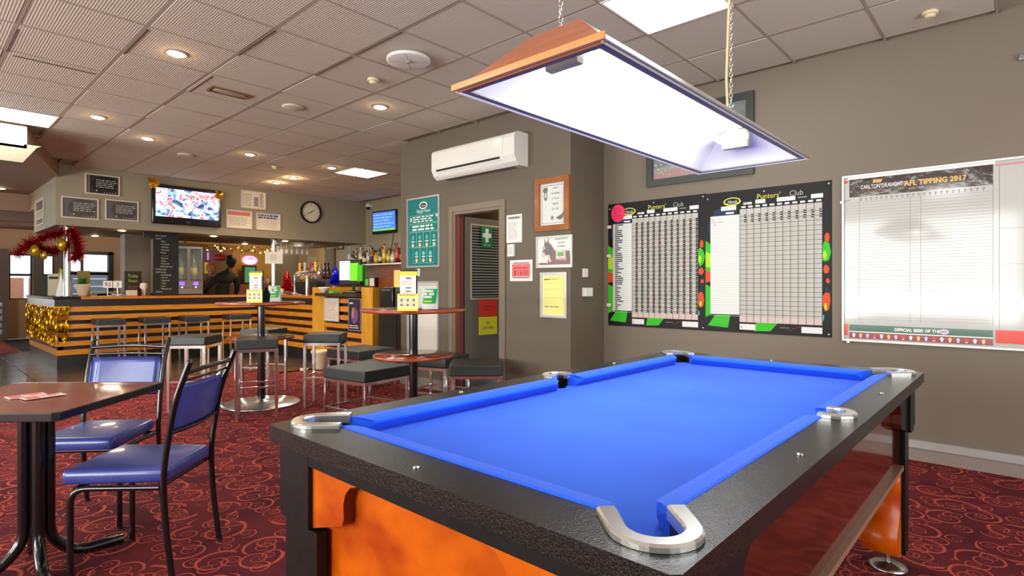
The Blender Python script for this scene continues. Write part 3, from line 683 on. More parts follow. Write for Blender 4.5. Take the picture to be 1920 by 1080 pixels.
def plate(x, y, dx, dy, ro, ri, l):
    n = 16; a0 = math.atan2(dy, dx); out, inn_ = [], []
    for i in range(n + 1):
        a = a0 - math.pi / 2 + math.pi * i / n; out.append((ro * math.cos(a), ro * math.sin(a))); inn_.append((ri * math.cos(a), ri * math.sin(a)))
    nx, ny = math.cos(a0 + math.pi / 2), math.sin(a0 + math.pi / 2)
    w2 = ro * 1.03; wi = ri * .98
    path_o = [(-nx * w2 - dx * l, -ny * w2 - dy * l)] + out + [(nx * w2 - dx * l, ny * w2 - dy * l)]
    path_i = [(-nx * wi - dx * l, -ny * wi - dy * l)] + inn_ + [(nx * wi - dx * l, ny * wi - dy * l)]
    b = MB(); N_ = len(path_o)
    rows = [[(p, .0) for p in path_o], [(p, .008) for p in path_o], [(tuple(o_ + (i_ - o_) * .12 for o_, i_ in zip(po, pi_)), .012) for po, pi_ in zip(path_o, path_i)],
            [(tuple(o_ + (i_ - o_) * .88 for o_, i_ in zip(po, pi_)), .012) for po, pi_ in zip(path_o, path_i)], [(p, .008) for p in path_i], [(p, -.012) for p in path_i]]
    vs = [(p[0] + x, p[1] + y, TH + .0005 + z) for row in rows for (p, z) in row]; fs = []
    for r_ in range(5):
        for i in range(N_ - 1): fs.append((r_ * N_ + i, r_ * N_ + i + 1, (r_ + 1) * N_ + i + 1, (r_ + 1) * N_ + i))
    fs.append(tuple(r_ * N_ for r_ in range(6))); fs.append(tuple(r_ * N_ + N_ - 1 for r_ in range(5, -1, -1)))
    b.add(vs, fs, 0, False); L_(b).build('pocket_plate', PLATE, pt)
for (x, y, dx, dy) in PK: plate(x, y, dx, dy, .074, .043, .072)
for (x, y, dx, dy) in PM: plate(x, y, dx, dy, .066, .036, .022)
LINER = M('black pocket rubber', (16, 15, 15), .35)
for (x, y, dx, dy) in PK + PM:
    r = .045 if abs(dx) < .9 else .037; n = 16; a0 = math.atan2(dy, dx); b = MB(); vs = []
    zb_ = .66 if abs(dx) < .9 else .768
    for z in (.838, zb_):
        for i in range(n + 1):
            a = a0 - math.pi * .5 + math.pi * i / n; vs.append((x + r * math.cos(a), y + r * math.sin(a), z))
    fs = [(i, i + 1, n + 2 + i, n + 1 + i) for i in range(n)]
    nx, ny = math.cos(a0 + math.pi / 2) * r, math.sin(a0 + math.pi / 2) * r; l = .05 if abs(dx) < .9 else .02
    k0 = len(vs); vs += [(x + nx - dx * l, y + ny - dy * l, .838), (x + nx - dx * l, y + ny - dy * l, .79), (x - nx - dx * l, y - ny - dy * l, .838), (x - nx - dx * l, y - ny - dy * l, .79)]
    fs += [(n, k0, k0 + 1, 2 * n + 1), (0, k0 + 2, k0 + 3, n + 1)]
    b.add(vs, fs, 0, True)
    b.add([(x + r * math.cos(2 * math.pi * i / 16), y + r * math.sin(2 * math.pi * i / 16), .70 if abs(dx) < .9 else .772) for i in range(16)], [tuple(range(16))])
    L_(b).build('pocket_liner', LINER, pt)
# rail screws
for (x, y) in ((-.378, 2.33), (-.376, 1.362), (-.936, .728), (-1.45, .728), (-1.48, 2.35), (-1.48, 1.35), (-.95, 2.965)):
    b = MB(); b.lathe([(.009, 0), (.007, .003), (.001, .004)], (x, y, TH), 10); L_(b).build('rail_screw', CHROME, pt)
# apron below the rails, cabinet panels set back, proud valances with arched cut-outs
AX0, AX1, AY0, AY1 = QX0 + .03, QX1 - .03, QY0 + .022, QY1 - .03
b = MB(); b.box(AX0 + .012, AY0, .762, AX1, AY0 + .03, .80); b.box(AX0 + .012, AY1 - .03, .762, AX1, AY1, .80); b.box(AX0, AY0, .762, AX0 + .03, AY1, .80); b.box(AX1 - .03, AY0, .762, AX1, AY1, .80)
L_(b).build('apron', BLKL, pt)
b = MB(); b.box(AX0 + .05, AY0 + .045, .452, AX1 - .045, AY0 + .06, .762); L_(b).build('end_panel', CHERRY, pt)
b = MB(); b.box(AX0 + .05, AY1 - .06, .452, AX1 - .045, AY1 - .045, .762); L_(b).build('end_panel', CHERRY, pt)
SIDEM = M('shaded cherry laminate', (78, 24, 12), .10, var=(3, (64, 20, 10)), coat=.7)  # cherry of the end panels, darkened to hold the shade and carpet reflection
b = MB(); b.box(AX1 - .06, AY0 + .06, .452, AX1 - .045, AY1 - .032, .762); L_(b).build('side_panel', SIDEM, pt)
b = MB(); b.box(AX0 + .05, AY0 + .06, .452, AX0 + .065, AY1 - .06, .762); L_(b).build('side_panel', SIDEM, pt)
VEDGE = M('dark red brown edge', (92, 30, 14), .3, coat=.3)  # bracket rim in dark red brown, darker than its face on the ends
def valance(u0, u1, toward, plane, sgn, axis, mat, th=.034):   # bracket polygon with an S edge, from u0 (corner) to u1
    du = u1 - u0; P = [(u0, .763), (u0, .602), (u0 + du * .60, .642), (u0 + du * .66, .648), (u0 + du * .69, .665), (u0 + du * .68, .70), (u0 + du * .72, .725), (u0 + du * .82, .747), (u1, .757), (u1, .763)]
    b = MB(); b.prism(P, plane, plane + sgn * th, axis, 0); b.m[2:] = [1] * (len(b.m) - 2); L_(b).build('valance', [mat, VEDGE], pt)
valance(-1.344, -1.13, 1, AY0 + .012, 1, 'y', CHERRY); valance(-.52, -.73, 1, AY0 + .012, 1, 'y', CHERRY)
valance(2.885, 2.62, 1, AX1 - .010, -1, 'x', BLKL); valance(.83, 1.1, 1, AX1 - .010, -1, 'x', BLKL)
b = MB(); b.box(-1.13, AY0 + .012, .757, -.73, AY0 + .046, .763); L_(b).build('valance', CHERRY, pt)
TRIM = M('brown metal trim', (150, 112, 92), .35, .3)
for q in ((AX0 + .05, AY0 + .020, AX1 - .06, AY0 + .062), (AX0 + .05, AY1 - .062, AX1 - .06, AY1 - .02), (AX1 - .048, AY0 + .10, AX1 - .026, AY1 - .105), (AX0 + .03, AY0 + .10, AX0 + .052, AY1 - .13)):
    b = MB(); b.box(q[0], q[1], .435, q[2], q[3], .455); L_(b).build('bottom_trim', TRIM, pt)
b = MB(); b.box(AX0 + .06, AY0 + .06, .43, AX1 - .06, AY1 - .06, .45); L_(b).build('base_board', BLKL, pt)
# corner blocks (stepped) and the four legs with adjustable feet
for sx in (0, 1):
    for sy_ in (0, 1):
        X = (lambda d: AX0 + d) if not sx else (lambda d: AX1 - d)
        Y = (lambda d: AY0 + d) if not sy_ else (lambda d: AY1 - d)
        dy_ = 1 if not sy_ else -1
        b = MB(); pts = [(X(0), .80), (X(0), .615), (X(.022), .60), (X(.155), .60), (X(.155), .80)]
        b.prism(pts, Y(-.001), Y(.05), 'y'); pts = [(Y(.04), .80), (Y(.04), .60), (Y(.11), .60), (Y(.13), .615), (Y(.13), .80)]
        b.prism(pts, X(-.001), X(.03), 'x'); L_(b).build('corner_block', BLKL, pt)
        leg = MB(); leg.box(X(.07), Y(.004), .07, X(.19), Y(.03), .60, 0); leg.box(X(.025), Y(.004), .07, X(.07), Y(.03), .60, 0); leg.box(X(.022), Y(.006), .07, X(.034), Y(.10), .60, 0); leg.box(X(.036), Y(.031), .445, X(.165), Y(.10), .60, 0)
        S_ = lambda u: Y(u)
        prof = [(S_(.03), .44), (S_(.03), .085), (S_(.06), .07), (S_(.13), .07), (S_(.185), .095), (S_(.205), .14), (S_(.19), .19), (S_(.155), .225), (S_(.135), .255), (S_(.125), .30), (S_(.13), .36), (S_(.15), .44)]
        leg.prism(prof, X(.036), X(.165), 'x', 1, True)
        lg = L_(leg).build('leg', [BLKL, CHERRY], pt)
        ft_ = MB(); fx, fy = X(.085), Y(.085); ft_.lathe([(.072, 0), (.074, .006), (.060, .013), (.018, .020), (.012, .024)], (fx, fy, 0), 24); ft_.cyl((fx, fy, .02), (fx, fy, .09), .009, n=10)
        L_(ft_).build('levelling_foot', STEEL, lg)
# ------------------------------------------------------------ stools
def make_stool(name, label, wd, h, rung, cat, group):
    t = thing(name, label, cat, (0, 0, 0), 0, group); s = wd / 2; th = .084 if h > .6 else .10
    b = MB(); b.rbox(-s, -s, h - th, s, s, h, .012, 0, 3); b.build('seat_cushion', VINYL, t)
    q = s - .016
    for sx in (-1, 1):
        for sy_ in (-1, 1):
            b = MB(); b.rbox(sx * q - .014, sy_ * q - .014, 0, sx * q + .014, sy_ * q + .014, h - th - .003, .002, 0, 1); b.build('leg', CHROME, t)
    b = MB()
    for sg in (-1, 1): b.box(-q, sg * q - .013, h - th - .028, q, sg * q + .013, h - th); b.box(sg * q - .013, -q, h - th - .0275, sg * q + .013, q, h - th - .0005)
    b.build('seat_frame', CHROME, t)
    b = MB()
    for sg in (-1, 1): b.box(-q, sg * q - .008, rung - .008, q, sg * q + .008, rung + .008)
    b.box(-q - .008, -q, rung - .008, -q + .008, q, rung + .008); b.build('foot_rail', CHROME, t)
    return t
GT = 'tall black cushioned chrome bar stools'
st = make_stool('bar_stool', 'tall black stool nearest the dining chairs, in front of the left high table pole', .36, .73, .30, 'stool', GT)
tag(st, loc=(-5.27, 2.26, 0), rz=R(65))
dup(st, 'tall black stool left of the left high table, seen behind the chair back', (-6.03, 1.98, 0), R(46))
dup(st, 'tall black stool mostly hidden behind the left high table', (-6.44, 2.84, 0), R(30))
dup(st, 'tall black stool right of the left high table beside the cream bin', (-5.32, 2.98, 0), R(47))
for i, (yy, lb) in enumerate(((2.11, 'first bar stool from the left along the striped bar'), (2.70, 'second bar stool from the left along the striped bar'), (3.26, 'third bar stool from the left along the striped bar'), (3.93, 'rightmost bar stool along the striped bar, half behind the left high table'))):
    dup(st, lb, (-9.98, yy, 0), R(90), 'bar stools lined up at the striped bar')
lo = make_stool('low_stool', 'nearest wide low black stool, left of the right high table', .57, .47, .10, 'stool', 'wide low black cushioned stools')
tag(lo, loc=(-4.56, 2.98, 0), rz=R(8))
dup(lo, 'wide low black stool behind the nearest one, beside the cream bin', (-5.90, 3.77, 0), R(8))
l3 = make_stool('low_stool', 'black low stool right of the right high table, square to the viewer', .50, .47, .10, 'stool', 'wide low black cushioned stools')
tag(l3, loc=(-3.98, 3.83, 0), rz=R(45)); dup(l3, 'black low stool by the office door, behind the right high table shelf', (-4.68, 3.93, 0), R(18))

# ------------------------------------------------------------ high round tables
def high_table(label, x, y, tz, sz):
    t = thing('high_table', label, 'table', (x, y, 0), 0, 'round high tables with a lower shelf')
    def disc(z, r, name):
        b = MB(); b.lathe([(r - .012, z - .028), (r, z - .022), (r + .002, z - .008), (r - .004, z - .001)], (0, 0, 0), 48, 1); b.lathe([(r - .004, z - .001), (.001, z)], (0, 0, 0), 48, 0); b.build(name, [REDWOOD, WOODEDGE], t)
    disc(tz, .425, 'table_top'); disc(sz, .325, 'lower_shelf')
    b = MB(); b.cyl((0, 0, .02), (0, 0, tz - .03), .036, n=20); b.build('pole', BLACKM, t)
    b = MB(); b.lathe([(.375, 0), (.38, .008), (.37, .016), (.12, .026), (.06, .04), (.045, .055)], (0, 0, 0), 48); b.build('base', STEEL, t)
    b = MB(); b.box(-.10, -.10, tz - .045, .10, .10, tz - .03); b.build('mounting_plate', BLACKM, t)
    return t
high_table('round high table in the centre left, with its steel disc base in view', -5.83, 2.54, 1.05, .70)
high_table('round high table on the right, its base hidden by the pool table', -3.74, 2.88, 1.03, .655)
b = MB(); b.lathe([(.095, 0), (.10, .01), (.12, .22), (.135, .235), (.135, .26), (.125, .27), (.105, .262), (.09, .02), (.001, .01)], (0, 0, 0), 28)
x, y = onz(601, 691, 0)
tag(b.build('waste_bin', M('cream plastic bin', (214, 202, 170), .5)), 'cream plastic waste bin on the floor by the striped bar', 'bin', loc=(x, y, 0))
b = MB(); b.box(0, 0, 0, .12, .05, .006); b.box(.05, -.12, 0, .15, -.08, .006); x, y = onz(584, 692, 0)
tag(b.build('paper_scraps', WPAPER), 'white paper scraps on the floor left of the cream bin', 'paper', loc=(x - .12, y - .12, 0), rz=R(40))

# ------------------------------------------------------------ dining chairs
BLUEV = M('blue vinyl', (52, 62, 138), .30, bump=(60, .15, .003), var=(3, (66, 76, 152)), coat=.25)
def make_chair(label):
    t = thing('dining_chair', label, 'chair', (0, 0, 0), 0, 'black tube dining chairs with blue vinyl')
    hw = .20
    b = MB(); bm = bmesh.new(); bmesh.ops.create_cube(bm, size=1)
    for v in bm.verts:
        f = v.co.y + .5; v.co = Vector((v.co.x * (.40 - .04 * (1 - f)), -.185 + f * .42, .403 + (v.co.z + .5) * .066))
    bmesh.ops.bevel(bm, geom=bm.edges[:], offset=.028, segments=5, profile=.55, affect='EDGES')
    b.frombm(bm, 0, True); b.build('seat', BLUEV, t)
    for sx in (-1, 1):
        x = sx * hw
        b = MB(); b.tube([(x, .19, 0), (x, .19, .395), (x * .96, -.16, .392)], .0125, 10, 0, .07, 6); b.build('front_leg', BLACKM, t)
        b = MB(); b.tube([(x, -.215, 0), (x, -.185, .25), (x, -.175, .45), (x, -.222, .74), (x * 1.02, -.285, .905)], .0125, 10, 0, .12, 5)
        b.ball((x * 1.02, -.285, .905), .0135, 10); b.build('rear_post', BLACKM, t)
        b = MB(); b.cyl((x, .19, 0), (x, .19, .012), .015, n=10); b.build('rubber_foot', BLK, t); b = MB(); b.cyl((x, -.215, 0), (x, -.214, .012), .015, n=10); b.build('rubber_foot', BLK, t)
    b = MB(); b.tube([(-hw, -.266, .862), (0, -.292, .872), (hw, -.266, .862)], .010, 8, 0, .15, 6); b.build('top_rail', BLACKM, t)
    b = MB(); b.tube([(-hw, -.155, .392), (hw, -.155, .392)], .011, 8); b.build('seat_rail', BLACKM, t); b = MB(); b.tube([(-hw, .17, .392), (hw, .17, .392)], .011, 8); b.build('seat_rail', BLACKM, t)
    b = MB(); n = 8; zs = [.565, .58, .74, .755]
    bm = bmesh.new(); bmesh.ops.create_grid(bm, x_segments=8, y_segments=5, size=.5)
    vs = []
    for v in bm.verts: v.co = Vector((v.co.x * .375, -.215 - (v.co.y) * .045 - .02 * math.cos(v.co.x * math.pi) , .718 + v.co.y * .20))
    g = bmesh.ops.solidify(bm, geom=bm.faces[:], thickness=.024)
    bmesh.ops.bevel(bm, geom=[e_ for e_ in bm.edges if e_.calc_face_angle(0) > 1.2], offset=.007, segments=2, affect='EDGES')
    b.frombm(bm, 0, True); b.build('backrest', BLUEV, t)
    b = MB(); b.tube([(-hw, -.205, .615), (0, -.225, .610), (hw, -.205, .615)], .006, 8, 0, .15, 5); b.build('back_rail', BLACKM, t)
    b = MB(); b.tube([(-hw, -.245, .825), (0, -.268, .83), (hw, -.245, .825)], .006, 8, 0, .15, 5); b.build('back_rail', BLACKM, t)
    return t
ch = make_chair('blue vinyl dining chair in front, seen from behind its slanting back')
tag(ch, loc=(-2.872, .752, 0), rz=R(135))
dup(ch, 'blue vinyl dining chair behind the wooden table, facing the viewer', (-3.633, .734, 0), R(-132))

# ------------------------------------------------------------ wooden dining table
t = thing('dining_table', 'square wooden dining table with black edge and black tube pedestal', 'table', (-3.165, .41, 0), R(44.3))
h = .345; cr = .02
oc = [(-h + cr, -h), (h - cr, -h), (h, -h + cr), (h, h - cr), (h - cr, h), (-h + cr, h), (-h, h - cr), (-h, -h + cr)]
b = MB(); b.prism([(p[0] * .985, p[1] * .985) for p in oc], .712, .741, 'z'); b.build('table_top', M('burl wood laminate', (164, 82, 50), .2, var=(5, (128, 56, 34), (1, 4, 1)), coat=.4), t)
b = MB(); n = 8; vs = []
for (sc, z) in ((.985, .7415), (.995, .7425), (1.0, .738), (1.0, .712), (.985, .708)): vs += [(p[0] * sc, p[1] * sc, z) for p in oc]
b.add(vs, [(r_ * n + i, r_ * n + (i + 1) % n, (r_ + 1) * n + (i + 1) % n, (r_ + 1) * n + i) for r_ in range(4) for i in range(n)]); b.build('edge_band', BLACKM, t)
for k_ in range(4):
    a = R(90 * k_ - 44.3); dx, dy = math.cos(a), math.sin(a)
    b = MB(); b.tube([(dx * .042, dy * .042, .708), (dx * .042, dy * .042, .12), (dx * .13, dy * .13, .024), (dx * .315, dy * .315, .024)], .0225, 12, 0, .12, 7)
    b.build('pedestal_leg', BLACKM, t)
b = MB(); b.box(-.18, -.025, .70, .18, .025, .712); b.box(-.025, -.18, .70, .025, .18, .712); b.build('top_bracket', BLACKM, t)
FLY = [M('red white flyer', (214, 76, 70), .5), WPAPER, M('pink print', (236, 176, 168), .5)]
for (p0, p1, wd, z, lb) in (((12, 747), (85, 738), .085, .7435, 'red and white paper flyer on the wooden table, under the other'), ((42, 748.5), (119, 738), .07, .7455, 'red and white paper flyer on top of the other, nearest the table edge')):
    a_ = onz(*p0, z); c_ = onz(*p1, z); an = math.atan2(c_[1] - a_[1], c_[0] - a_[0]); ln = math.hypot(c_[0] - a_[0], c_[1] - a_[1])
    b = MB(); b.box(0, -wd / 2, 0, ln, wd / 2, .0012, 1)
    for (u0, v0, u1, v1, mi) in ((.05, -.45, .40, .45, 0), (.45, -.4, .95, -.05, 2), (.45, .1, .95, .42, 0), (.6, -.1, .8, .05, 0)):
        b.add([(u0 * ln, v0 * wd, .0016), (u1 * ln, v0 * wd, .0016), (u1 * ln, v1 * wd, .0016), (u0 * ln, v1 * wd, .0016)], [(0, 1, 2, 3)], mi)
    tag(b.build('flyer', FLY), lb, 'flyer', 'flyers on the wooden table', loc=(a_[0], a_[1], z), rz=an)

# ------------------------------------------------------------ boards and pictures: local x right, z up, face towards -y
FACE_S, FACE_E = 0, R(90)
def board(name, label, cat, loc, rz, w_, h_, sheet, mats, fw=0, fd=.014, fm=None, group=None, depth=.004, glass=False):
    t = thing(name, label, cat, loc, rz, group)
    if fw:
        b = MB()
        b.prism([(-.0, 0), (w_, 0), (w_ - fw, fw), (fw, fw)], -fd, 0, 'y'); b.prism([(0, h_), (fw, h_ - fw), (w_ - fw, h_ - fw), (w_, h_)], -fd, 0, 'y')
        b.prism([(0, 0), (fw, fw), (fw, h_ - fw), (0, h_)], -fd, 0, 'y'); b.prism([(w_, 0), (w_, h_), (w_ - fw, h_ - fw), (w_ - fw, fw)], -fd, 0, 'y')
        b.build('frame', fm, t)
    i0 = max(0, fw - .002)
    b = MB(); b.box(i0, -depth, i0, w_ - i0, -.0, h_ - i0, 0); b.build('panel' if fw else 'sheet', mats[0], t)
    p = MB(); sheet(p, w_, h_); off = depth + .0002
    p.v = [(v[0], v[1] - off, v[2]) for v in p.v]; p.build('print', mats, t)
    if glass:
        b = MB(); b.box(i0, -depth - .004, i0, w_ - i0, -depth - .003, h_ - i0); b.build('glass', GLS, t)
    return t
YB = 4.8085
GLOSSP = lambda n, c: M(n, c, .45, spec=.2)
# --- the two club posters
PM_ = [GLOSSP('poster black', (24, 20, 22)), GLOSSP('poster white', (222, 222, 220)), GLOSSP('poster green', (52, 180, 34)), GLOSSP('poster yellow green', (170, 214, 24)), GLOSSP('poster orange', (206, 74, 28)), GLOSSP('poster yellow text', (204, 202, 70)),
       INK, GLOSSP('poster grey cell', (186, 180, 176)), GLOSSP('poster pink cell', (214, 186, 184)), GLOSSP('poster teal', (60, 170, 170)), GLOSSP('poster navy', (26, 50, 76)), GLOSSP('poster grey text', (168, 170, 150))]
def punters(filled, nx0, nx1, gx1):
    def f(p, w_, h_):
        U = lambda u: u * w_; V = lambda v: v * h_
        def r(u0, v0, u1, v1, mi, y=-.0006): p.rect(U(u0), V(v0), U(u1), V(v1), mi, y)
        rn = random.Random(5 + filled)
        p.poly([(U(.0), V(.66)), (U(nx0), V(.63)), (U(nx0), V(.40)), (U(.0), V(.44))], 2, -.0004)
        p.poly([(U(.0), V(.58)), (U(nx0), V(.56)), (U(nx0), V(.46)), (U(.0), V(.47))], 3, -.0006)
        p.poly([(U(.0), V(.44)), (U(nx0), V(.43)), (U(nx0), V(.36)), (U(.0), V(.35))], 4, -.0006)
        p.poly([(0, V(.34)), (U(nx0), V(.32)), (U(nx0), V(.12)), (0, V(.10))], 2, -.0004)
        p.poly([(U(.02), V(.04)), (U(.09), V(.12)), (U(.22), V(.12)), (U(.20), V(.03))], 2, -.0004); p.poly([(U(.42), V(.015)), (U(.44), V(.09)), (U(.62), V(.09)), (U(.55), V(.02))], 2, -.0004)
        for bi, (u0, v0, u1, v1, mi) in enumerate(((gx1 - .02, .62, 1.0, .46, 2), (gx1 + .0, .56, .97, .49, 3), (gx1 + .01, .67, .99, .60, 4), (gx1, .47, .99, .40, 4), (gx1 + .02, .38, .99, .34, 4), (gx1 - .01, .30, 1.0, .16, 4), (gx1 + .01, .22, .97, .17, 3), (gx1, .15, .95, .10, 9), (gx1 + .02, .33, .97, .28, 10), (.04, .90, .28, .80, 10), (.02, .82, .08, .68, 10))):
            n = 7; cx, cy2 = U((u0 + u1) / 2), V((v0 + v1) / 2); rx, rz_ = abs(U(u1 - u0)) / 2, abs(V(v1 - v0)) / 2
            p.poly([(cx + rx * math.cos(6.28 * i / n) * (.7 + .3 * rn.random()), cy2 + rz_ * math.sin(6.28 * i / n) * (.7 + .3 * rn.random())) for i in range(n)], mi, -.00020 - .00003 * bi)
        r(nx0, .125, nx1, .83, 1); r(nx1, .075, gx1, .865, 7)
        r(nx1, .075, gx1, .115, 8, -.0009)
        rows = 46
        for i in range(rows + 1):
            v = .115 + (.83 - .115) * i / rows
            r(nx0, v - .0012, nx1, v + .0012, 7, -.0009); r(nx1, v - .0014, gx1, v + .0014, 6 if i % 2 else 11, -.0012)
        cols = 11
        for j in range(cols + 1):
            u = nx1 + (gx1 - nx1) * j / cols; r(u - .002, .075, u + .002, .865, 6, -.0013)
            if j < cols: r(u + .014, .873, u + .05, .885, 1)
        for j in range(46): u = nx1 + (gx1 - nx1) * j / 46; r(u - .0012, .077, u + .0012, .113, 11, -.0014)
        for i in range(rows):
            v = .115 + (.83 - .115) * (i + .5) / rows
            if filled or i > 42: 
                if filled: r(nx0 + .022, v - .004, nx0 + .05 + rn.random() * .07, v + .004, 6, -.0014); r(nx0, v - .0075, nx0 + .016, v + .0075, 8, -.0011)
            for j in range(cols):
                u = nx1 + (gx1 - nx1) * (j + .5) / cols
                if filled:
                    r(u + .008, v - .0055, u + .024 + rn.random() * .008, v + .0055, 6, -.0015); r(u - .026, v - .002, u - .01 + rn.random() * .012, v + .003, 11, -.0015)
                    if rn.random() < .25: r(u - .03, v - .007, u + .005, v + .007, 8, -.0011)
                else:
                    if i > 41: r(u + .008, v - .004, u + .022 + rn.random() * .01, v + .004, 6, -.0015)
                    r(u - .028, v - .003, u - .012, v + .002, 11, -.0014)
        if not filled:
            p.text('Jim', U(nx0 + .01), V(.80), .012, 6, -.0015); p.text('Kyron - Thomas', U(nx0 + .02), V(.782), .012, 6, -.0015, sx=.8); p.text('J.B.', U(nx0 + .03), V(.764), .012, 6, -.0015)
        p.text("Punters'", U(.44), V(.925), .042, 5, -.001, sx=.95); p.text('Club', U(.695), V(.925), .042, 11, -.001, sx=.9)
        p.disc(U(.235), V(.925), U(.075), V(.03), 5, -.0008); p.disc(U(.235), V(.927), U(.062), V(.021), 0, -.0010); p.text('Hands', U(.235), V(.913), .028, 1, -.0014, align='C', sx=.8, shear=.3)
        r(.14, .865, .27, .895, 1); r(.18, .84, .25, .852, 1)
        for (u0, u1) in ((.33, .40), (.43, .51), (.60, .74), (.855, .94)): r(u0, .895, u1, .922 if u0 > .4 else .91, 1)
        p.text('LEVEL', U(.33), V(.897), .012, 0, -.0012); p.text('BONUS BETS', U(.76), V(.905), .010, 1, -.001, sx=.8)
        r(nx1, .022, nx1 + .13, .062, 1); r(gx1 - .15, .02, gx1, .06, 1); p.text('$', U(nx1 + .01), V(.033), .018, 6, -.001)
        p.text('handtab.com', U(.62), V(.045), .010, 11, -.001); p.poly([(U(.68), V(.03)), (U(.76), V(.055)), (U(.78), V(.06)), (U(.70), V(.035))], 4, -.0008)
        for (u, v) in ((.02, .96), (.98, .98), (.5, .975), (.98, .02)): p.disc(U(u), V(v), .006, None, 1, -.002, 8)
    return f
board('club_poster', 'left black and green club poster, its grid filled with figures, pink starburst on it', 'poster', (-3.095, YB, .822), 0, 1.0, 1.205, punters(1, .055, .27, .935), PM_, group='club posters on the back wall')
board('club_poster', 'right black and green club poster with mostly empty grid', 'poster', (-2.092, YB, .822), 0, .99, 1.20, punters(0, .045, .30, .935), PM_, group='club posters on the back wall')
b = MB(); n = 28; x, z = ony(1159, 400, 4.80)
b.prism([(.075 * (1.12 if i % 2 else .94) * math.cos(math.pi * i / n), .082 * (1.12 if i % 2 else .94) * math.sin(math.pi * i / n)) for i in range(2 * n)], -.002, 0, 'y', 0)
b.v = [(v[0], v[1], v[2]) for v in b.v]
for i in range(5):
    b.lines(-.05, .036 - .024 * i, .055, .056 - .024 * i, 1, 1, -.0028, .35, .03, .25, i)
tag(b.build('starburst_sticker', [M('hot pink card', (250, 40, 96), .5), M('dark pink ink', (150, 16, 50), .6)]), 'hot pink starburst card stuck on the left club poster corner', 'sticker', loc=(x, 4.799, z))
for px, py, lb in ((1143, 426, 'small white clip on the left club poster edge, upper'), (1142, 480, 'small white label on the left club poster edge, middle'), (1142, 572, 'small pinkish clip on the left club poster edge, lower')):
    x, z = ony(px, py, 4.80); b = MB(); b.rbox(-.022, -.012, -.016, .022, 0, .016, .004); tag(b.build('poster_clip', M('pale pink clip', (226, 206, 196), .4)), lb, 'clip', 'clips along the left club poster', loc=(x, 4.80, z))

# --- tipping whiteboard
GB = M('glossy whiteboard', (190, 188, 184), .09, coat=.22, spec=.38)
TM = [GB, WPAPER, M('dark banner vinyl', (58, 42, 40), .16, coat=1, bump=(9, .5, .02)), M('gold print', (236, 172, 84), .3), TEXTW, M('red print', (216, 62, 46), .25), M('green banner', (46, 96, 76), .2, coat=.6), M('maroon banner', (150, 74, 84), .2, coat=.6), GREYINK, M('soft pink line', (206, 132, 140), .4), M('lilac print', (200, 196, 226), .4), M('yellow print', (232, 200, 90), .4)]
def tipping(p, w_, h_):
    X1 = .862   # right edge of the tipping sheet
    p.rect(.045, 1.068, X1, 1.20, 2); p.rect(.036, 1.20, X1 + .01, 1.222, 4)
    p.rect(.012, 1.176, .035, 1.196, 5)
    p.text('CARLTON DRAUGHT', .118, 1.122, .028, 4, -.003, sx=.66); p.text('Brewery Fresh', .165, 1.092, .014, 5, -.003, sx=.9, shear=.3)
    for i in range(3): p.poly([(.195 + .018 * i, 1.160), (.21 + .018 * i, 1.160), (.215 + .02 * i, 1.184), (.198 + .018 * i, 1.180)], 3, -.003)
    p.text('AFL TIPPING 2017', .385, 1.116, .034, 3, -.003, sx=.90, bold=.035)
    for j in range(23):
        x = .115 + .0315 * j
        if x < X1 - .02: p.rect(x, 1.048, x + .014, 1.055, 8); p.rect(x + .003, 1.036, x + .010, 1.043, 8)
    p.rect(.012, 1.043, .05, 1.048, 8)
    for i in range(42): z = .165 + .021 * i; p.rect(.012, z - .0006, X1, z + .0006, 8, -.0008)
    for x in (.012, .11, .42, .48, X1): p.rect(x - .0008, .15, x + .0008, 1.065, 8, -.0009)
    p.rect(.045, .075, X1, .122, 6); p.rect(.045, .068, X1, .075, 4); p.rect(.045, .022, X1, .068, 7); p.rect(.010, .04, .036, .125, 5)
    p.text('OFFICIAL BEER OF THE', .325, .088, .021, 4, -.002, sx=.86, bold=.03)
    p.disc(.61, .098, .026, .018, 10, -.002); p.text('AFL', .61, .091, .015, 5, -.0025, align='C', bold=.02)
    for i in range(18):
        x = .075 + .0435 * i; mi = (4, 11, 10, 5)[i % 4]
        p.disc(x, .048, .010, .012, mi, -.002, 9); p.rect(x - .006, .030, x + .006, .036, 4, -.002)
    p.rect(X1 + .012, .04, w_ - .01, .125, 5); p.rect(X1 + .012, 1.185, w_ - .01, 1.198, 9); p.rect(X1 + .03, .13, X1 + .032, 1.18, 8)
    for z in (.55, .78): p.rect(X1 + .032, z, w_ - .02, z + .0015, 8)
t = board('tipping_board', 'large glossy white tipping board with black title banner, cut by the right edge', 'whiteboard', (-1.03, YB, .806), 0, 1.75, 1.23, tipping, TM, fw=.012, fd=.018, fm=SILVER)
for (x, z) in ((.0, 1.035), (.042, -.004)):
    b = MB(); b.cyl((x, -.03, z), (x, 0, z), .011, n=14); b.build('magnet_knob', WHITE, t)
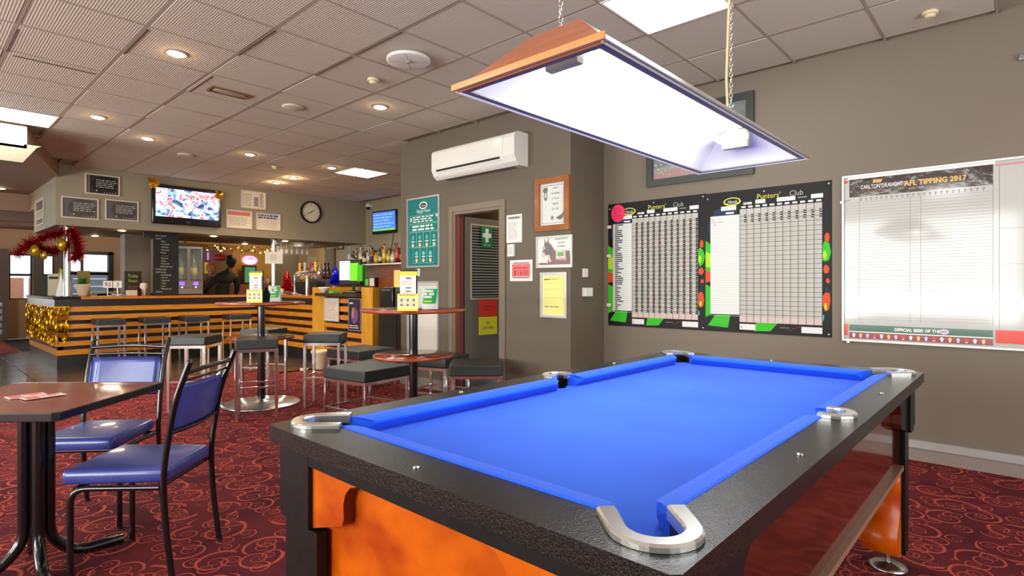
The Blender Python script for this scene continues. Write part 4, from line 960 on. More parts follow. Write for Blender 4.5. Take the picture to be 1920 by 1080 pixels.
# --- framed picture behind the lamp
def match_pic(p, w_, h_):
    rn = random.Random(11)
    p.rect(.07, .07, w_ - .07, .16, 1); p.poly([(.07, .16), (.75, .25), (.75, .20), (.07, .11)], 2, -.0012)
    for i in range(420):
        x = .075 + rn.random() * (w_ - .16); z = .08 + rn.random() * (h_ - .17); s_ = .003 + rn.random() * .007
        p.rect(x, z, x + s_, z + s_ * 1.6, 3 + rn.randrange(4) if z > .16 else rn.choice((3, 6, 5)), -.0018)
    p.rect(.15, .235, .21, .265, 3, -.002)
board('framed_picture', 'dark framed crowd picture half hidden behind the hanging lampshade', 'picture', (-2.66, YB, 2.145), 0, .985, .69, match_pic,
      [M('dark grey print', (60, 60, 58), .3), M('brick red print', (164, 78, 66), .4), M('olive print', (126, 120, 88), .4), TEXTW, M('pink spot', (196, 100, 100), .5), GREYINK, M('orange spot', (222, 150, 90), .5)], fw=.06, fd=.03, fm=M('dark green grey frame', (50, 52, 48), .35, coat=.3), glass=True)
# --- office wall boards
YO = 4.2495
TEAL = [M('teal poster', (18, 122, 122), .3), TEXTW, M('lime print', (158, 214, 150), .4), M('cream disc', (232, 206, 160), .4), INK, M('pale teal print', (120, 190, 184), .4)]
def teal(p, w_, h_):
    p.disc(w_ * .5, h_ * .88, .075, .045, 1); p.disc(w_ * .5, h_ * .88, .058, .03, 4, -.0014); p.text('Hands', w_ * .5, h_ * .865, .026, 1, -.0018, align='C', sx=.7, shear=.3)
    p.text('Happy Hour', w_ * .5, h_ * .78, .042, 1, align='C', sx=.85, shear=.2)
    def fr(u0, v0, u1, v1):
        for a in ((u0, v0, u1, v0 + .004), (u0, v1 - .004, u1, v1), (u0, v0, u0 + .005, v1), (u1 - .005, v0, u1, v1)): p.rect(a[0] * w_, a[1] * h_, a[2] * w_, a[3] * h_, 2)
    fr(.07, .63, .93, .745); fr(.07, .51, .93, .62)
    p.lines(w_ * .18, h_ * .64, w_ * .82, h_ * .735, 3, 1, -.002, .5, .09, .1, 4); p.lines(w_ * .16, h_ * .52, w_ * .84, h_ * .61, 2, 1, -.002, .55, .09, .05, 6)
    p.disc(w_ * .12, h_ * .69, .012, .03, 1); p.disc(w_ * .9, h_ * .72, .014, .02, 1)
    for i in range(4):
        fr(.07 + .215 * i, .29, .07 + .215 * (i + 1), .505); x = w_ * (.178 + .215 * i)
        p.disc(x, h_ * .43, .016, .03, 5); p.rect(x - .03, h_ * .365, x + .03, h_ * .38, 1); p.disc(x, h_ * .32, .023, .024, 3)
    for i in range(3):
        fr(.19 + .21 * i, .06, .19 + .21 * (i + 1), .285); x = w_ * (.295 + .21 * i)
        p.disc(x, h_ * .20, .026, .028, 5); p.rect(x - .03, h_ * .145, x + .03, h_ * .16, 1); p.disc(x, h_ * .10, .023, .024, 3)
board('menu_poster', 'tall teal poster in a silver frame left of the office door', 'poster', (-5.63, YO, 1.435), 0, .615, .84, teal, TEAL, fw=.02, fd=.02, fm=SILVER)
def blank(p, w_, h_): p.rect(.03, h_ - .05, w_ - .03, h_ - .045, 1)
board('whiteboard', 'plain white panel in a silver frame below the teal poster', 'panel', (-5.63, YO, .28), 0, .60, .99, blank, [M('pale cream panel', (224, 216, 208), .4), GREYINK], fw=.02, fd=.02, fm=SILVER)
def warn(p, w_, h_):
    p.text('WARNING', w_ / 2, h_ - .045, .026, 1, align='C', sx=.95, bold=.02); p.lines(.03, .03, w_ - .03, h_ - .07, 16, 2, -.0014, .22, .05, .4, 8)
board('warning_notice', 'white warning sheet beside the office door frame', 'notice', (-3.966, YO, 1.655), 0, .212, .285, warn, [WPAPER, INK, GREYINK], depth=.003)
def cert(p, w_, h_):
    for (a0, b0, a1, b1) in ((.075, .075, w_ - .075, .078), (.075, h_ - .078, w_ - .075, h_ - .075), (.075, .075, .078, h_ - .075), (w_ - .078, .075, w_ - .075, h_ - .075)): p.rect(a0, b0, a1, b1, 1)
    p.poly([(.085, .40), (.10, .42), (.13, .425), (.15, .40), (.14, .375), (.12, .39), (.105, .37), (.09, .38)], 1); p.disc(.12, .34, .022, .045, 1); p.disc(.12, .345, .012, .025, 0, -.0014)
    p.poly([(.24, .12), (.30, .10), (.33, .12), (.34, .16), (.335, .175), (.31, .15), (.27, .135)], 1); p.disc(.20, .125, .018, .022, 2)
    for i, s_ in enumerate(('Award', 'Certificate', 'of Thanks', 'Aboard', 'the Club')): p.text(s_, w_ * .57, .40 - .05 * i, .022, 1 if i in (1, 3) else 2, align='C', sx=.75, shear=.25)
    p.rect(w_ / 2 - .03, .015, w_ / 2 + .03, .03, 3, .004)
board('framed_certificate', 'certificate in a thick golden wood frame, highest frame on the office wall', 'picture', (-3.565, YO, 1.742), 0, .415, .512, cert, [WPAPER, INK, GREYINK, SILVER], fw=.055, fd=.03, fm=M('golden brown frame', (166, 96, 30), .35, coat=.3, var=(6, (140, 76, 20))), glass=True)
def donkey(p, w_, h_):
    p.poly([(.075, .155), (.10, .24), (.10, .29), (.118, .245), (.135, .255), (.155, .30), (.15, .25), (.19, .215), (.225, .165), (.28, .15), (.40, .16), (.41, .08), (.41, .03), (.13, .03), (.15, .09), (.125, .13), (.09, .10), (.07, .10), (.06, .125)], 1)
    p.poly([(.06, .125), (.07, .10), (.09, .10), (.11, .115), (.105, .145), (.08, .155)], 3, -.0014); p.poly([(.13, .12), (.165, .05), (.185, .06), (.16, .13)], 3, -.0014); p.poly([(.17, .21), (.185, .15), (.165, .13), (.155, .18)], 4, -.0016)
    p.disc(.092, .195, .016, None, 0, -.0014); p.disc(.09, .195, .008, None, 2, -.0018)
    p.poly([(.24, .16), (.36, .165), (.365, .065), (.235, .075)], 5, -.0016); p.poly([(.245, .155), (.345, .158), (.348, .09), (.248, .09)], 0, -.002); p.poly([(.255, .148), (.335, .15), (.337, .105), (.258, .105)], 6, -.0024)
    p.rect(.03, .03, .13, .05, 1, -.0014)
    for i, s_ in enumerate(('PLEASE DON\'T', 'LAYOUT', 'DONKEY')): p.text(s_, .305, .265 - .035 * i, .017, 2, align='C', sx=.95)
board('framed_print', 'silver framed donkey print, widest frame between the certificate and yellow sheet', 'picture', (-3.56, YO, 1.388), 0, .435, .305, donkey, [WPAPER, M('donkey grey', (132, 112, 108), .6), INK, M('muzzle pink', (222, 196, 190), .6), M('harness blue', (92, 112, 148), .6), M('saddle pink', (206, 150, 146), .6), M('label green', (120, 176, 110), .6)], fw=.014, fd=.016, fm=SILVER)
def raffle(p, w_, h_):
    p.rect(.03, .045, w_ - .03, h_ - .04, 1); p.rect(.04, .03, w_ - .04, .04, 3); p.rect(.04, h_ - .035, w_ - .04, h_ - .025, 3)
    p.text('MYSTERY DRAW', w_ / 2, .125, .018, 2, align='C', sx=.95, bold=.02); p.text('$1600', w_ / 2, .062, .05, 2, align='C', sx=1.1)
    for z in (.05, .085, .16): p.disc(.035, z, .006, None, 3, -.0015, 8); p.disc(w_ - .035, z, .006, None, 3, -.0015, 8)
board('raffle_notice', 'white sheet with pink dollar amount box, right of the office door', 'notice', (-3.914, YO, 1.262), 0, .30, .213, raffle, [WPAPER, M('salmon print', (238, 112, 112), .5), M('dark pink ink', (150, 16, 50), .6), M('slate print', (96, 110, 128), .5)], depth=.006)
def yform(p, w_, h_):
    p.rect(.03, .03, w_ - .03, h_ - .03, 1, -.0008); p.lines(.05, h_ - .078, .11, h_ - .060, 1, 2, -.0012, .6, .02, 0, 2); p.rect(.12, h_ - .065, w_ - .05, h_ - .063, 3)
    for z in (.19, .27, .33): p.rect(.04, z, w_ - .04, z + .0015, 3)
    p.lines(.05, .09, w_ - .08, .12, 1, 3, -.0014, .3, .05, .4, 3); p.lines(.05, .36, w_ - .06, .38, 1, 3, -.0014, .3, .05, .6, 4)
board('yellow_form', 'tall yellow sheet in a silver frame, lowest frame on the office wall', 'notice', (-3.51, YO, .91), 0, .32, .435, yform, [WPAPER, M('yellow form paper', (234, 232, 138), .5), INK, GREYINK], fw=.02, fd=.014, fm=SILVER)
def wallbox(name, label, x, z, w_, h_, d, face=0, mat=None):
    b = MB(); b.rbox(-w_ / 2, -d, -h_ / 2, w_ / 2, 0, h_ / 2, .004); b.rect(-w_ * .3, -h_ * .3, w_ * .3, h_ * .3, 1, -d - .0006)
    return tag(b.build(name, [mat or WHITE, M('pale plastic', (212, 208, 200), .3)]), label, 'switch', loc=(x, YO, z) if not face else face, rz=0)
wallbox('sensor_box', 'narrow white box with grey side on the wall under the warning sheet', -3.885, 1.575, .085, .125, .035)
wallbox('light_switch', 'white light switch between the teal poster and the white panel', -5.43, 1.375, .09, .09, .012)
for (y, z, w_, d, lb) in ((4.475, 1.34, .085, .012, 'upper small white switch on the narrow wall return'), (4.49, 1.155, .12, .045, 'lower deeper white socket box on the narrow wall return')):
    b = MB(); b.rbox(0, -w_ / 2, -.042, d, w_ / 2, .042, .004); tag(b.build('wall_switch', WHITE), lb, 'switch', loc=(-3.149, y, z))
# --- air conditioner
t = thing('air_conditioner', 'white split air conditioner high on the taupe office wall', 'air conditioner', (-4.30, YO, 2.40))
hw = .625
prof = [(0, .33), (-.15, .33), (-.19, .31), (-.205, .27), (-.205, .10), (-.175, .035), (-.13, .0), (0, .0)]
b = MB(); b.prism(prof, -hw, hw, 'x'); b.build('body', M('white gloss plastic', (236, 232, 226), .25, coat=.3), t)
b = MB(); b.prism([(-.206, .27), (-.207, .12), (-.212, .12), (-.212, .28), (-.2, .305), (-.194, .305)], -hw + .01, hw - .15, 'x'); b.build('front_panel', M('white gloss plastic', (236, 232, 226), .25, coat=.3), t)
b = MB(); b.box(-hw + .08, -.2065, .080, hw - .20, -.185, .100); b.build('air_slot', BLK, t)
b = MB(); b.prism([(-.198, .072), (-.16, .018), (-.152, .022), (-.190, .076)], -hw + .08, hw - .18, 'x'); b.build('louvre', WHITE, t)
b = MB(); b.box(-hw + .1, -.12, -.002, hw - .1, -.03, .0); b.build('underside_seam', GREYINK, t)
# ------------------------------------------------------------ striped bar
bar = thing('striped_bar', 'long L-shaped bar clad in orange slats and dark stripes', 'bar', (BX, 1.57, 0))
def Lb(b): b.v = [(v[0] - BX, v[1] - 1.57, v[2]) for v in b.v]; return b
SY = 4.50; PX = -8.43
b = MB(); b.box(-12.88, 1.59, 0, BX - .02, 1.65, 1.01); b.box(BX - .08, 1.59, 0, BX - .02, SY + .02, 1.01); b.box(BX - .08, SY + .02, 0, PX, SY + .08, 1.01); Lb(b).build('carcass', DARKW, bar)
ZS = [(.906, .828), (.775, .704), (.645, .579), (.527, .455), (.396, .325), (.272, .194)]
for z1, z0 in ZS:
    b = MB(); b.box(BX - .02, 1.57, z0, BX, SY, z1); Lb(b).build('slat', ORSLAT, bar)
    b = MB(); b.box(-12.88, 1.57, z0, BX - .021, 1.59, z1); Lb(b).build('slat', ORSLAT, bar)
    b = MB(); b.box(BX + .001, SY, z0, PX, SY + .02, z1); Lb(b).build('slat', ORSLAT, bar)
b = MB(); b.box(-12.88, 1.58, 0, BX - .01, 1.60, .19); b.box(BX - .03, 1.58, 0, BX - .008, SY, .19); b.box(BX - .01, SY + .005, 0, PX, SY + .02, .19); Lb(b).build('kickboard', M('black kickboard', (26, 24, 22), .35), bar)
b = MB(); b.box(-12.9, 1.55, .912, BX + .015, 1.575, 1.012); b.box(BX - .02, 1.55, .912, BX + .016, SY + .0, 1.012); b.box(BX + .016, SY - .016, .912, PX, SY + .02, 1.012); Lb(b).build('fascia', M('dark fascia', (34, 26, 24), .3), bar)
OTOP = M('orange brown bar top', (206, 128, 48), .2, var=(3, (184, 104, 34), (1, 6, 1)), coat=.5)
b = MB(); b.box(-12.9, 1.53, 1.012, BX - .5, 2.1, 1.05, 1); b.box(BX - .5, 1.53, 1.012, BX + .03, 1.85, 1.05, 1); b.box(BX - .62, 1.85, 1.012, BX + .035, SY + .65, 1.05, 0); b.box(BX + .035, SY - .035, 1.012, PX, SY + .65, 1.05, 0)
Lb(b).build('bar_top', [OTOP, M('dark bar top', (40, 30, 24), .5, spec=.15)], bar)
b = MB(); b.box(BX - .5, 1.9, .0, BX - .46, SY + .6, .9); b.box(BX - .46, SY + .56, 0, PX, SY + .6, .9); Lb(b).build('back_panel', DARKW, bar)
# service counter with golden posts
sc = thing('service_counter', 'service counter with golden posts, orange slats and dark top', 'counter', (PX, SY, 0))
b = MB(); b.box(0, -.015, 0, .37, .60, 1.19); b.build('post', GOLDW, sc)
b = MB(); b.box(1.41, -.015, 0, 1.69, .62, 1.19); b.build('post', GOLDW, sc)
b = MB(); b.box(.37, .03, 0, 1.41, .08, 1.06); b.build('backing_board', DARKW, sc)
for z1, z0 in ZS + [(1.02, .955)]:
    b = MB(); b.box(.37, .0, z0, 1.41, .03, z1); b.build('slat', ORSLAT, sc)
b = MB(); b.box(.24, -.10, 1.055, 1.41, .55, 1.10); b.build('counter_top', M('dark brown worktop', (58, 34, 26), .25, coat=.4), sc)
b = MB(); b.box(.37, .01, 0, 1.41, .03, .19); b.build('kickboard', BLK, sc)
def paperN(p, w_, h_): p.lines(.02, .03, w_ - .02, h_ - .04, 12, 1, -.0014, .25, .06, .3, 9)
board('notice', 'white lined notice on the service counter slats, left of the dark poster', 'notice', (-8.06, SY - .012, .67), 0, .44, .36, paperN, [M('cream paper', (226, 204, 190), .6), GREYINK], fw=.012, fd=.01, fm=SILVER)
def darkp(p, w_, h_):
    p.disc(.16, .22, .09, .12, 1); p.disc(.12, .26, .03, .08, 2, -.0014); p.lines(.03, h_ - .09, .14, h_ - .05, 1, 3, -.0014, .5, .05, .1, 2); p.lines(.03, .03, w_ - .03, .09, 2, 3, -.0014, .4, .05, .2, 2)
board('event_poster', 'dark purple poster on the service counter slats beside the golden post', 'poster', (-7.36, SY - .012, .56), 0, .33, .47, darkp, [M('dark purple print', (52, 40, 62), .35), M('violet print', (112, 84, 130), .4), M('orange figure print', (196, 120, 90), .4), TEXTW], fw=.010, fd=.01, fm=SILVER)
t = thing('black_cabinet', 'tall black cabinet between the golden post and the office wall', 'cabinet', (-6.66, SY + .02, 0))
b = MB(); b.box(0, .02, 0, .86, .50, .885); b.build('body', M('black cabinet', (22, 22, 20), .3, coat=.3), t)
b = MB(); b.box(.02, 0, .03, .425, .02, .86); b.build('door', M('black cabinet', (22, 22, 20), .3, coat=.3), t); b = MB(); b.box(.435, 0, .03, .84, .02, .86); b.build('door', M('black cabinet', (22, 22, 20), .3, coat=.3), t)
b = MB(); b.box(-.0, -.02, .885, .87, .5, .905); b.build('top', M('dark grey top', (48, 48, 46), .3), t)
for i, (x0, wd, lb, c_) in enumerate(((-6.66, .31, 'black cash box on the cabinet, nearest the golden post', (26, 24, 22)), (-6.31, .36, 'dark green grey terminal box on the cabinet next to the office wall', (52, 56, 52)))):
    b = MB(); b.rbox(0, 0, 0, wd, .3, .29, .02, 0); b.box(.04, -.004, .24, wd - .04, 0, .262, 1); tag(b.build('terminal_box', [M('plastic %d' % i, c_, .3), M('grey detail', (90, 90, 88), .4)]), lb, 'box', loc=(x0, SY + .04, .905))

# tinsel curtain on the bar corner: hanging foil strips nobody could count
GT_ = M('gold foil', (206, 150, 26), .2, .9)
b = MB(); rn = random.Random(4)
def strip(x, y, nx, ny, z0, z1):
    z = z1; tx, ty = -ny, nx; ph = rn.random() * 6
    pts = []
    while z > z0:
        a = ph + z * 16; w_ = .012; o = .012 + .008 * math.sin(z * 23 + ph)
        c_ = (x + nx * o, y + ny * o); d = (tx * math.cos(a) + nx * math.sin(a), ty * math.cos(a) + ny * math.sin(a))
        pts.append(((c_[0] - d[0] * w_, c_[1] - d[1] * w_, z), (c_[0] + d[0] * w_, c_[1] + d[1] * w_, z))); z -= .045
    vs = [q for p in pts for q in p]; b.add(vs, [(2 * i, 2 * i + 1, 2 * i + 3, 2 * i + 2) for i in range(len(pts) - 1)])
for i in range(56): strip(BX - .04 - i * .044, 1.545, 0, -1, .30 + rn.random() * .10, .905)
for i in range(8): strip(BX + .018, 1.56 + i * .019, 1, 0, .33 + rn.random() * .15, .905)
b.box(-12.85, 1.53, .89, BX, 1.545, .915); b.box(BX, 1.53, .89, BX + .032, 1.71, .915)
tag(b.build('tinsel_curtain', GT_), 'gold foil tinsel curtain hung around the left end of the bar', 'tinsel', kind='stuff')

# ------------------------------------------------------------ things standing on the bar
ZB = 1.051
# chalkboard
t = thing('chalkboard', 'tall narrow black chalkboard menu standing on the bar up to the bulkhead', 'chalkboard', (BX - .15, 2.84, ZB), R(90))
b = MB(); b.box(0, 0, 0, .37, .03, 1.04); b.build('panel', M('chalkboard black', (22, 20, 18), .7), t)
b = MB(); rows = ['Drink Tap Beer', 'Specials', '* Wine', '* House Red', '* Rose Red', '* Roseberry', 'Moscato', '* Gin Blend', '* Cabernet', '* Shiraz', '* Merlot Sml', 'Bottled with meal', 'Cold Beverages', 'Soft Drinks Jug', '* Lemonade Jug', '* Cola 2.5', '* Ginger beer', '* Water', '* Juices', '* Milkshake Cup', 'Thankyou']
for i, s_ in enumerate(rows): b.text(s_, .03 if i in (0, 1, 12, 13, 20) else .10, .975 - i * .046, .024, 0, -.001, sx=.72, shear=.12)
b.build('chalk_lettering', M('chalk', (200, 196, 186), .9), t)
b = MB(); b.box(.0, -.012, .66, .37, -.0, .675); b.build('clip_rail', BLK, t); b = MB(); b.box(-.14, .0, .95, 0, .03, 1.04); b.build('side_bracket', BLK, t)
# bottle dispenser
t = thing('wine_dispenser', 'steel two door wine dispenser with purple lit buttons beside the chalkboard', 'dispenser', (BX - .60, 3.28, ZB), R(90))
b = MB(); b.box(0, 0, 0, .46, .25, .26); b.box(0, 0, .26, .03, .25, .82); b.box(.205, 0, .26, .255, .25, .82); b.box(.43, 0, .26, .46, .25, .82); b.box(0, .22, .26, .46, .25, .82); b.box(0, 0, .82, .46, .25, .86); b.build('casing', STEEL, t)
b = MB(); b.box(.03, .20, .262, .205, .215, .82); b.box(.255, .20, .262, .43, .215, .82); b.build('dark_interior', BLK, t)
for x0 in (.03, .255):
    b = MB(); b.box(x0, .002, .27, x0 + .175, .006, .815); b.build('glass_door', GLS, t)
    b = MB(); b.box(x0 + .05, -.004, .17, x0 + .13, 0, .23); b.build('button', M('purple lit button', (120, 80, 235), .4, emit=2.5), t)
    b = MB(); b.disc(x0 + .09, .135, .012, None, 0, -.003, 12); b.build('indicator', M('blue white led', (190, 200, 255), .4, emit=8), t)
b = MB(); b.box(0, -.01, .12, .46, -.0, .125); b.box(0, -.02, 0, .46, 0, .02); b.build('drip_tray', BLK, t)
BOT = {}
def bottle_mesh(kind, c1, c2, c3, s=1.0):
    key = (kind, c1, c2, c3, s)
    if key in BOT: return BOT[key]
    P_ = {'wine': ([(.037, 0), (.037, .19), (.030, .215), (.014, .24), (.0135, .30), (.015, .302), (.015, .32), (.001, .321)], .06, .14),
          'spirit': ([(.040, 0), (.040, .15), (.034, .175), (.015, .20), (.0145, .245), (.018, .247), (.018, .275), (.001, .276)], .04, .125),
          'square': ([(.045, 0), (.046, .14), (.03, .17), (.016, .185), (.016, .215), (.02, .217), (.02, .245), (.001, .246)], .035, .12)}[kind]
    b = MB(); prof, l0, l1 = P_; prof = [(r * s, z * s) for r, z in prof]
    nseg = 4 if kind == 'square' else 14
    b.lathe(prof, (0, 0, 0), 14, 0, True, [0] * (len(prof) - 4) + [2, 2, 2])
    r = prof[0][0] + .0008; b.lathe([(r, l0 * s), (r, l1 * s)], (0, 0, 0), 14, 1)
    b.f = [f for f in b.f]; me = b.build('tmp', [M('glass ' + str(c1), c1, .08, coat=.6, spec=.8), M('label ' + str(c2), c2, .5), M('cap ' + str(c3), c3, .3)])
    d = me.data; d.name = 'bottle'; bpy.data.objects.remove(me); BOT[key] = d; return d
def bottle(kind, c1, c2, c3, loc, label, group, s=1.0, name='bottle'):
    o = bpy.data.objects.new(name, bottle_mesh(kind, c1, c2, c3, s)); C.objects.link(o); return tag(o, label, 'bottle', group, loc=loc)
for yy, lb in ((3.40, 'green wine bottle in the left window of the dispenser'), (3.62, 'green wine bottle in the right window of the dispenser')):
    bottle('wine', (96, 116, 20), (210, 200, 90), (30, 40, 26), (BX - .705, yy, ZB + .262), lb, 'bottles in the dispenser', 1.6)
# chrome poles from bar to bulkhead
def pole(x, y, z0, z1, r, label):
    b = MB(); b.cyl((x, y, z0), (x, y, z1), r, n=20); b.lathe([(r * 2, 0), (r * 2, .008), (r, .012)], (x, y, z0), 20); b.lathe([(r, -.012), (r * 2, -.008), (r * 2, 0)], (x, y, z1), 20); return tag(b.build('bar_pole', CHROME), label, 'pole')
pole(BX - .16, 1.72, ZB, 2.095, .042, 'thick chrome pole on the left corner of the bar, red tinsel at its top')
pole(BX - .2, 4.86, ZB, 2.095, .034, 'chrome pole with a white sheet taped to it at the inner bar corner')
pole(BX - .42, 4.93, ZB, 2.095, .016, 'thin chrome pole just behind the pole with the white sheet')
b = MB(); b.box(-.155, 0, -.115, .155, .002, .115, 0); b.lines(-.06, -.05, .07, .06, 4, 1, -.001, .3, .04, .3, 5)
tag(b.build('notice', [M('grey white sheet', (214, 206, 200), .6), GREYINK]), 'white sheet taped to the chrome pole at the inner bar corner', 'notice', loc=(BX - .16, 4.84, 1.745), rz=R(62))
# tinsel garland with gold baubles
t = thing('tinsel_garland', 'red tinsel bundle with gold baubles around the top of the left bar pole', 'garland', (BX - .04, 1.72, 1.69))
b = MB(); rn = random.Random(9)
def fuzz(pts, r, n):
    for i in range(n):
        u = rn.random() * (len(pts) - 1); k_ = int(u); f = u - k_; c_ = [pts[k_][q] * (1 - f) + pts[k_ + 1][q] * f for q in range(3)]
        d = Vector((rn.gauss(0, 1), rn.gauss(0, 1), rn.gauss(0, 1))).normalized(); l = r * (.6 + .5 * rn.random()); q = d.cross(Vector((rn.random(), rn.random(), rn.random()))).normalized() * .007
        e_ = [c_[j] + d[j] * l for j in range(3)]; b.add([[c_[j] - q[j] for j in range(3)], [c_[j] + q[j] for j in range(3)], e_], [(0, 1, 2)])
fuzz([(.0, -.58, -.05), (.02, -.45, .14), (.02, -.25, .24), (.02, -.08, .30)], .14, 900); fuzz([(.05, .02, .34), (.06, .08, .2), (.06, .10, 0), (.06, .08, -.06)], .15, 1000); fuzz([(.0, -.45, .12), (.02, -.2, .02), (.02, -.02, .12)], .13, 900)
o = b.build('tinsel', M('red tinsel foil', (176, 12, 26), .3, .5), t, kind='stuff')
for (y, z, r) in ((-.40, .02, .07), (-.10, .12, .075), (-.30, -.04, .05)):
    b = MB(); b.ball((.10, y, z), r, 14, 0, (1, .8, 1.3)); b.build('bauble', M('yellow gold bauble', (206, 160, 44), .2, .7), t)
# drink menu boards, plant, boxes and signs on the left end of the bar
b = MB(); b.prism([(0, 0), (.10, 0), (.06, .33), (.04, .33)], 0, .19, 'x'); tag(b.build('menu_stand', M('dark teal print', (42, 56, 50), .4)), 'dark tent menu on the left end of the bar', 'menu', loc=(-12.0, 1.62, ZB), rz=R(35))
b = MB(); b.box(0, 0, 0, .21, .05, .36); b.rect(.02, .27, .19, .31, 1, -.001); tag(b.build('tissue_box', [M('cream box', (206, 190, 160), .5), M('brown band', (66, 44, 32), .5)]), 'tall cream box with a brown band on the left end of the bar', 'box', loc=(-11.75, 1.66, ZB), rz=R(40))
b = MB(); b.prism([(0, 0), (.16, 0), (.08, .38)], 0, .01, 'y'); b.prism([(0, 0), (.05, 0), (.10, .40), (.05, .44)], .012, .02, 'y', 1); tag(b.build('leaflet', [WPAPER, M('olive leaflet', (150, 150, 40), .5)]), 'white and olive leaflet leaning against the left chrome pole', 'leaflet', loc=(-10.95, 1.64, ZB), rz=R(45))
t = thing('potted_plant', 'cream pot with a small green plant on the bar beside the left pole', 'plant', (-10.86, 1.96, ZB))
b = MB(); b.lathe([(.05, 0), (.055, .01), (.10, .16), (.105, .185), (.095, .19), (.085, .17), (.001, .165)], (0, 0, 0), 24); b.build('pot', M('cream ceramic', (216, 200, 176), .4), t)
b = MB(); rn = random.Random(2)
for i in range(46):
    a = rn.random() * 6.28; l = .05 + rn.random() * .06; e_ = rn.random() * 1.2; p = Vector((math.cos(a) * math.cos(e_), math.sin(a) * math.cos(e_), math.sin(e_) + .2)); q = Vector((-math.sin(a), math.cos(a), 0)) * .018
    b.add([(0, 0, .17), tuple(p * l * .6 + q + Vector((0, 0, .18))), tuple(p * l * 1.1 + Vector((0, 0, .18))), tuple(p * l * .6 - q + Vector((0, 0, .18)))], [(0, 1, 2, 3)])
b.build('foliage', M('green leaves', (44, 104, 40), .5), t, kind='stuff')
b = MB(); b.box(-.16, -.01, 0, 0, .01, .40); tag(b.build('olive_menu', M('olive menu', (130, 120, 34), .5)), 'olive menu board standing behind the potted plant', 'menu', loc=(-11.12, 2.10, ZB), rz=R(90))
for (y, txt, lb) in ((2.20, '92', 'left table number card on the bar, showing ninety-two'), (2.33, '3', 'right table number card on the bar, showing a three')):
    b = MB(); b.box(0, 0, .13, .12, .006, .24, 0); b.text(txt, .06, .155, .06, 1, -.001, align='C'); b.cyl((.06, .003, .01), (.06, .003, .13), .004, n=8, mi=2); b.lathe([(.03, 0), (.03, .006), (.005, .01)], (.06, .003, 0), 14, 2)
    tag(b.build('number_sign', [WPAPER, INK, CHROME]), lb, 'sign', 'table number cards', loc=(BX - .35, y, ZB), rz=R(90))
b = MB(); rn = random.Random(8)
for i in range(14):
    x, y, z = rn.random() * .14, rn.random() * .2, rn.random() * .03; b.box(x, y, z, x + .05, y + .04, z + .006)
tag(b.build('receipt_pile', WPAPER), 'small heap of white receipts under the number cards', 'paper', loc=(BX - .32, 2.24, ZB), kind=None)
t = thing('chalk_sign', 'small chalk menu sign with green writing left of the tall chalkboard', 'sign', (BX - .42, 2.50, ZB), R(90))
b = MB(); b.box(0, 0, 0, .24, .02, .40); b.build('panel', M('dark brown board', (46, 24, 20), .5), t); b = MB(); b.text('Today', .12, .30, .05, 0, align='C', sx=.8); b.text('Roast', .12, .22, .05, 0, align='C', sx=.8); b.lines(.05, .05, .2, .17, 4, 1, -.0014, .4, .04, .3, 1); b.build('lettering', [M('lime chalk', (150, 190, 60), .6), M('brown chalk', (120, 84, 70), .6)], t)
b = MB(); b.lathe([(.035, 0), (.03, .10), (.06, .14), (.05, .20), (.02, .21)], (0, 0, 0), 16); b.ring([(.05, 0, .14), (.07, 0, .07), (.03, 0, .0)], .012, 8); tag(b.build('serviette_holder', M('cream napkins', (222, 206, 180), .6)), 'cream napkin bunch in a holder left of the tall chalkboard', 'napkins', loc=(BX - .3, 2.74, ZB))
# back servery table beyond the bar, with its boxes
t = thing('servery_table', 'long pale-edged servery table behind the bar in front of the far windows', 'table', (-12.6, 2.0, 0))
b = MB(); b.box(-.4, .35, 1.07, .3, 1.98, 1.10); b.build('table_top', M('pale edge top', (196, 186, 160), .3), t)
b = MB(); b.box(-.35, .45, 0, .2, 1.9, 1.07); b.build('cupboard', M('dark servery', (44, 36, 30), .4), t)
b = MB(); b.box(0, 0, 0, .22, .4, .32); b.box(.222, .0, .16, .225, .4, .175, 1); b.box(.222, .22, .0, .226, .38, .32, 2); tag(b.build('file_rack', [M('dark grey rack', (52, 48, 46), .5), TEXTW, M('pinkish card', (222, 170, 140), .5)]), 'dark rack with a white band and pink card on the servery table', 'rack', loc=(-12.7, 3.45, 1.101))
b = MB(); b.rbox(0, 0, 0, .12, .14, .09, .01); tag(b.build('bread_box', M('cream box', (206, 190, 160), .5)), 'low cream box on the servery floor edge by the number cards', 'box', loc=(BX - .24, 2.47, ZB))

# ------------------------------------------------------------ inner corner items, trees, taps, till
def tree(name, label, loc, h_, r, mat, n=7):
    t = thing(name, label, 'tree', loc)
    b = MB(); rn = random.Random(n); k_ = 0
    for L in range(n):
        z0 = h_ * .14 + (h_ * .80) * L / n; rr = r * (1 - L / (n + .6)); m_ = 11
        for i in range(m_):
            a = 6.28 * (i + .5 * (L % 2)) / m_ + rn.random() * .3; l = rr * (.85 + .3 * rn.random()); q = .045 * (1 - L / n * .6)
            ca, sa = math.cos(a), math.sin(a)
            b.add([(ca * .01, sa * .01, z0 + h_ * .17), (ca * l * .6 - sa * q, sa * l * .6 + ca * q, z0 + h_ * .05), (ca * l, sa * l, z0 - h_ * .03), (ca * l * .6 + sa * q, sa * l * .6 - ca * q, z0 + h_ * .05)], [(0, 1, 2, 3)])
    b.add([(0, .012, h_ * .9), (.012, 0, h_ * .9), (0, 0, h_)], [(0, 1, 2)]); b.build('foliage', mat, t)
    b = MB(); b.lathe([(r * .45, 0), (r * .4, .02), (.008, .03), (.008, h_ * .3)], (0, 0, 0), 14); b.build('stand', M('silver foil', (220, 218, 220), .2, .8), t)
tree('tabletop_tree', 'small shiny red tinsel tree on the bar', (-9.95, 4.80, ZB), .44, .20, M('red foil', (190, 16, 24), .25, .6))
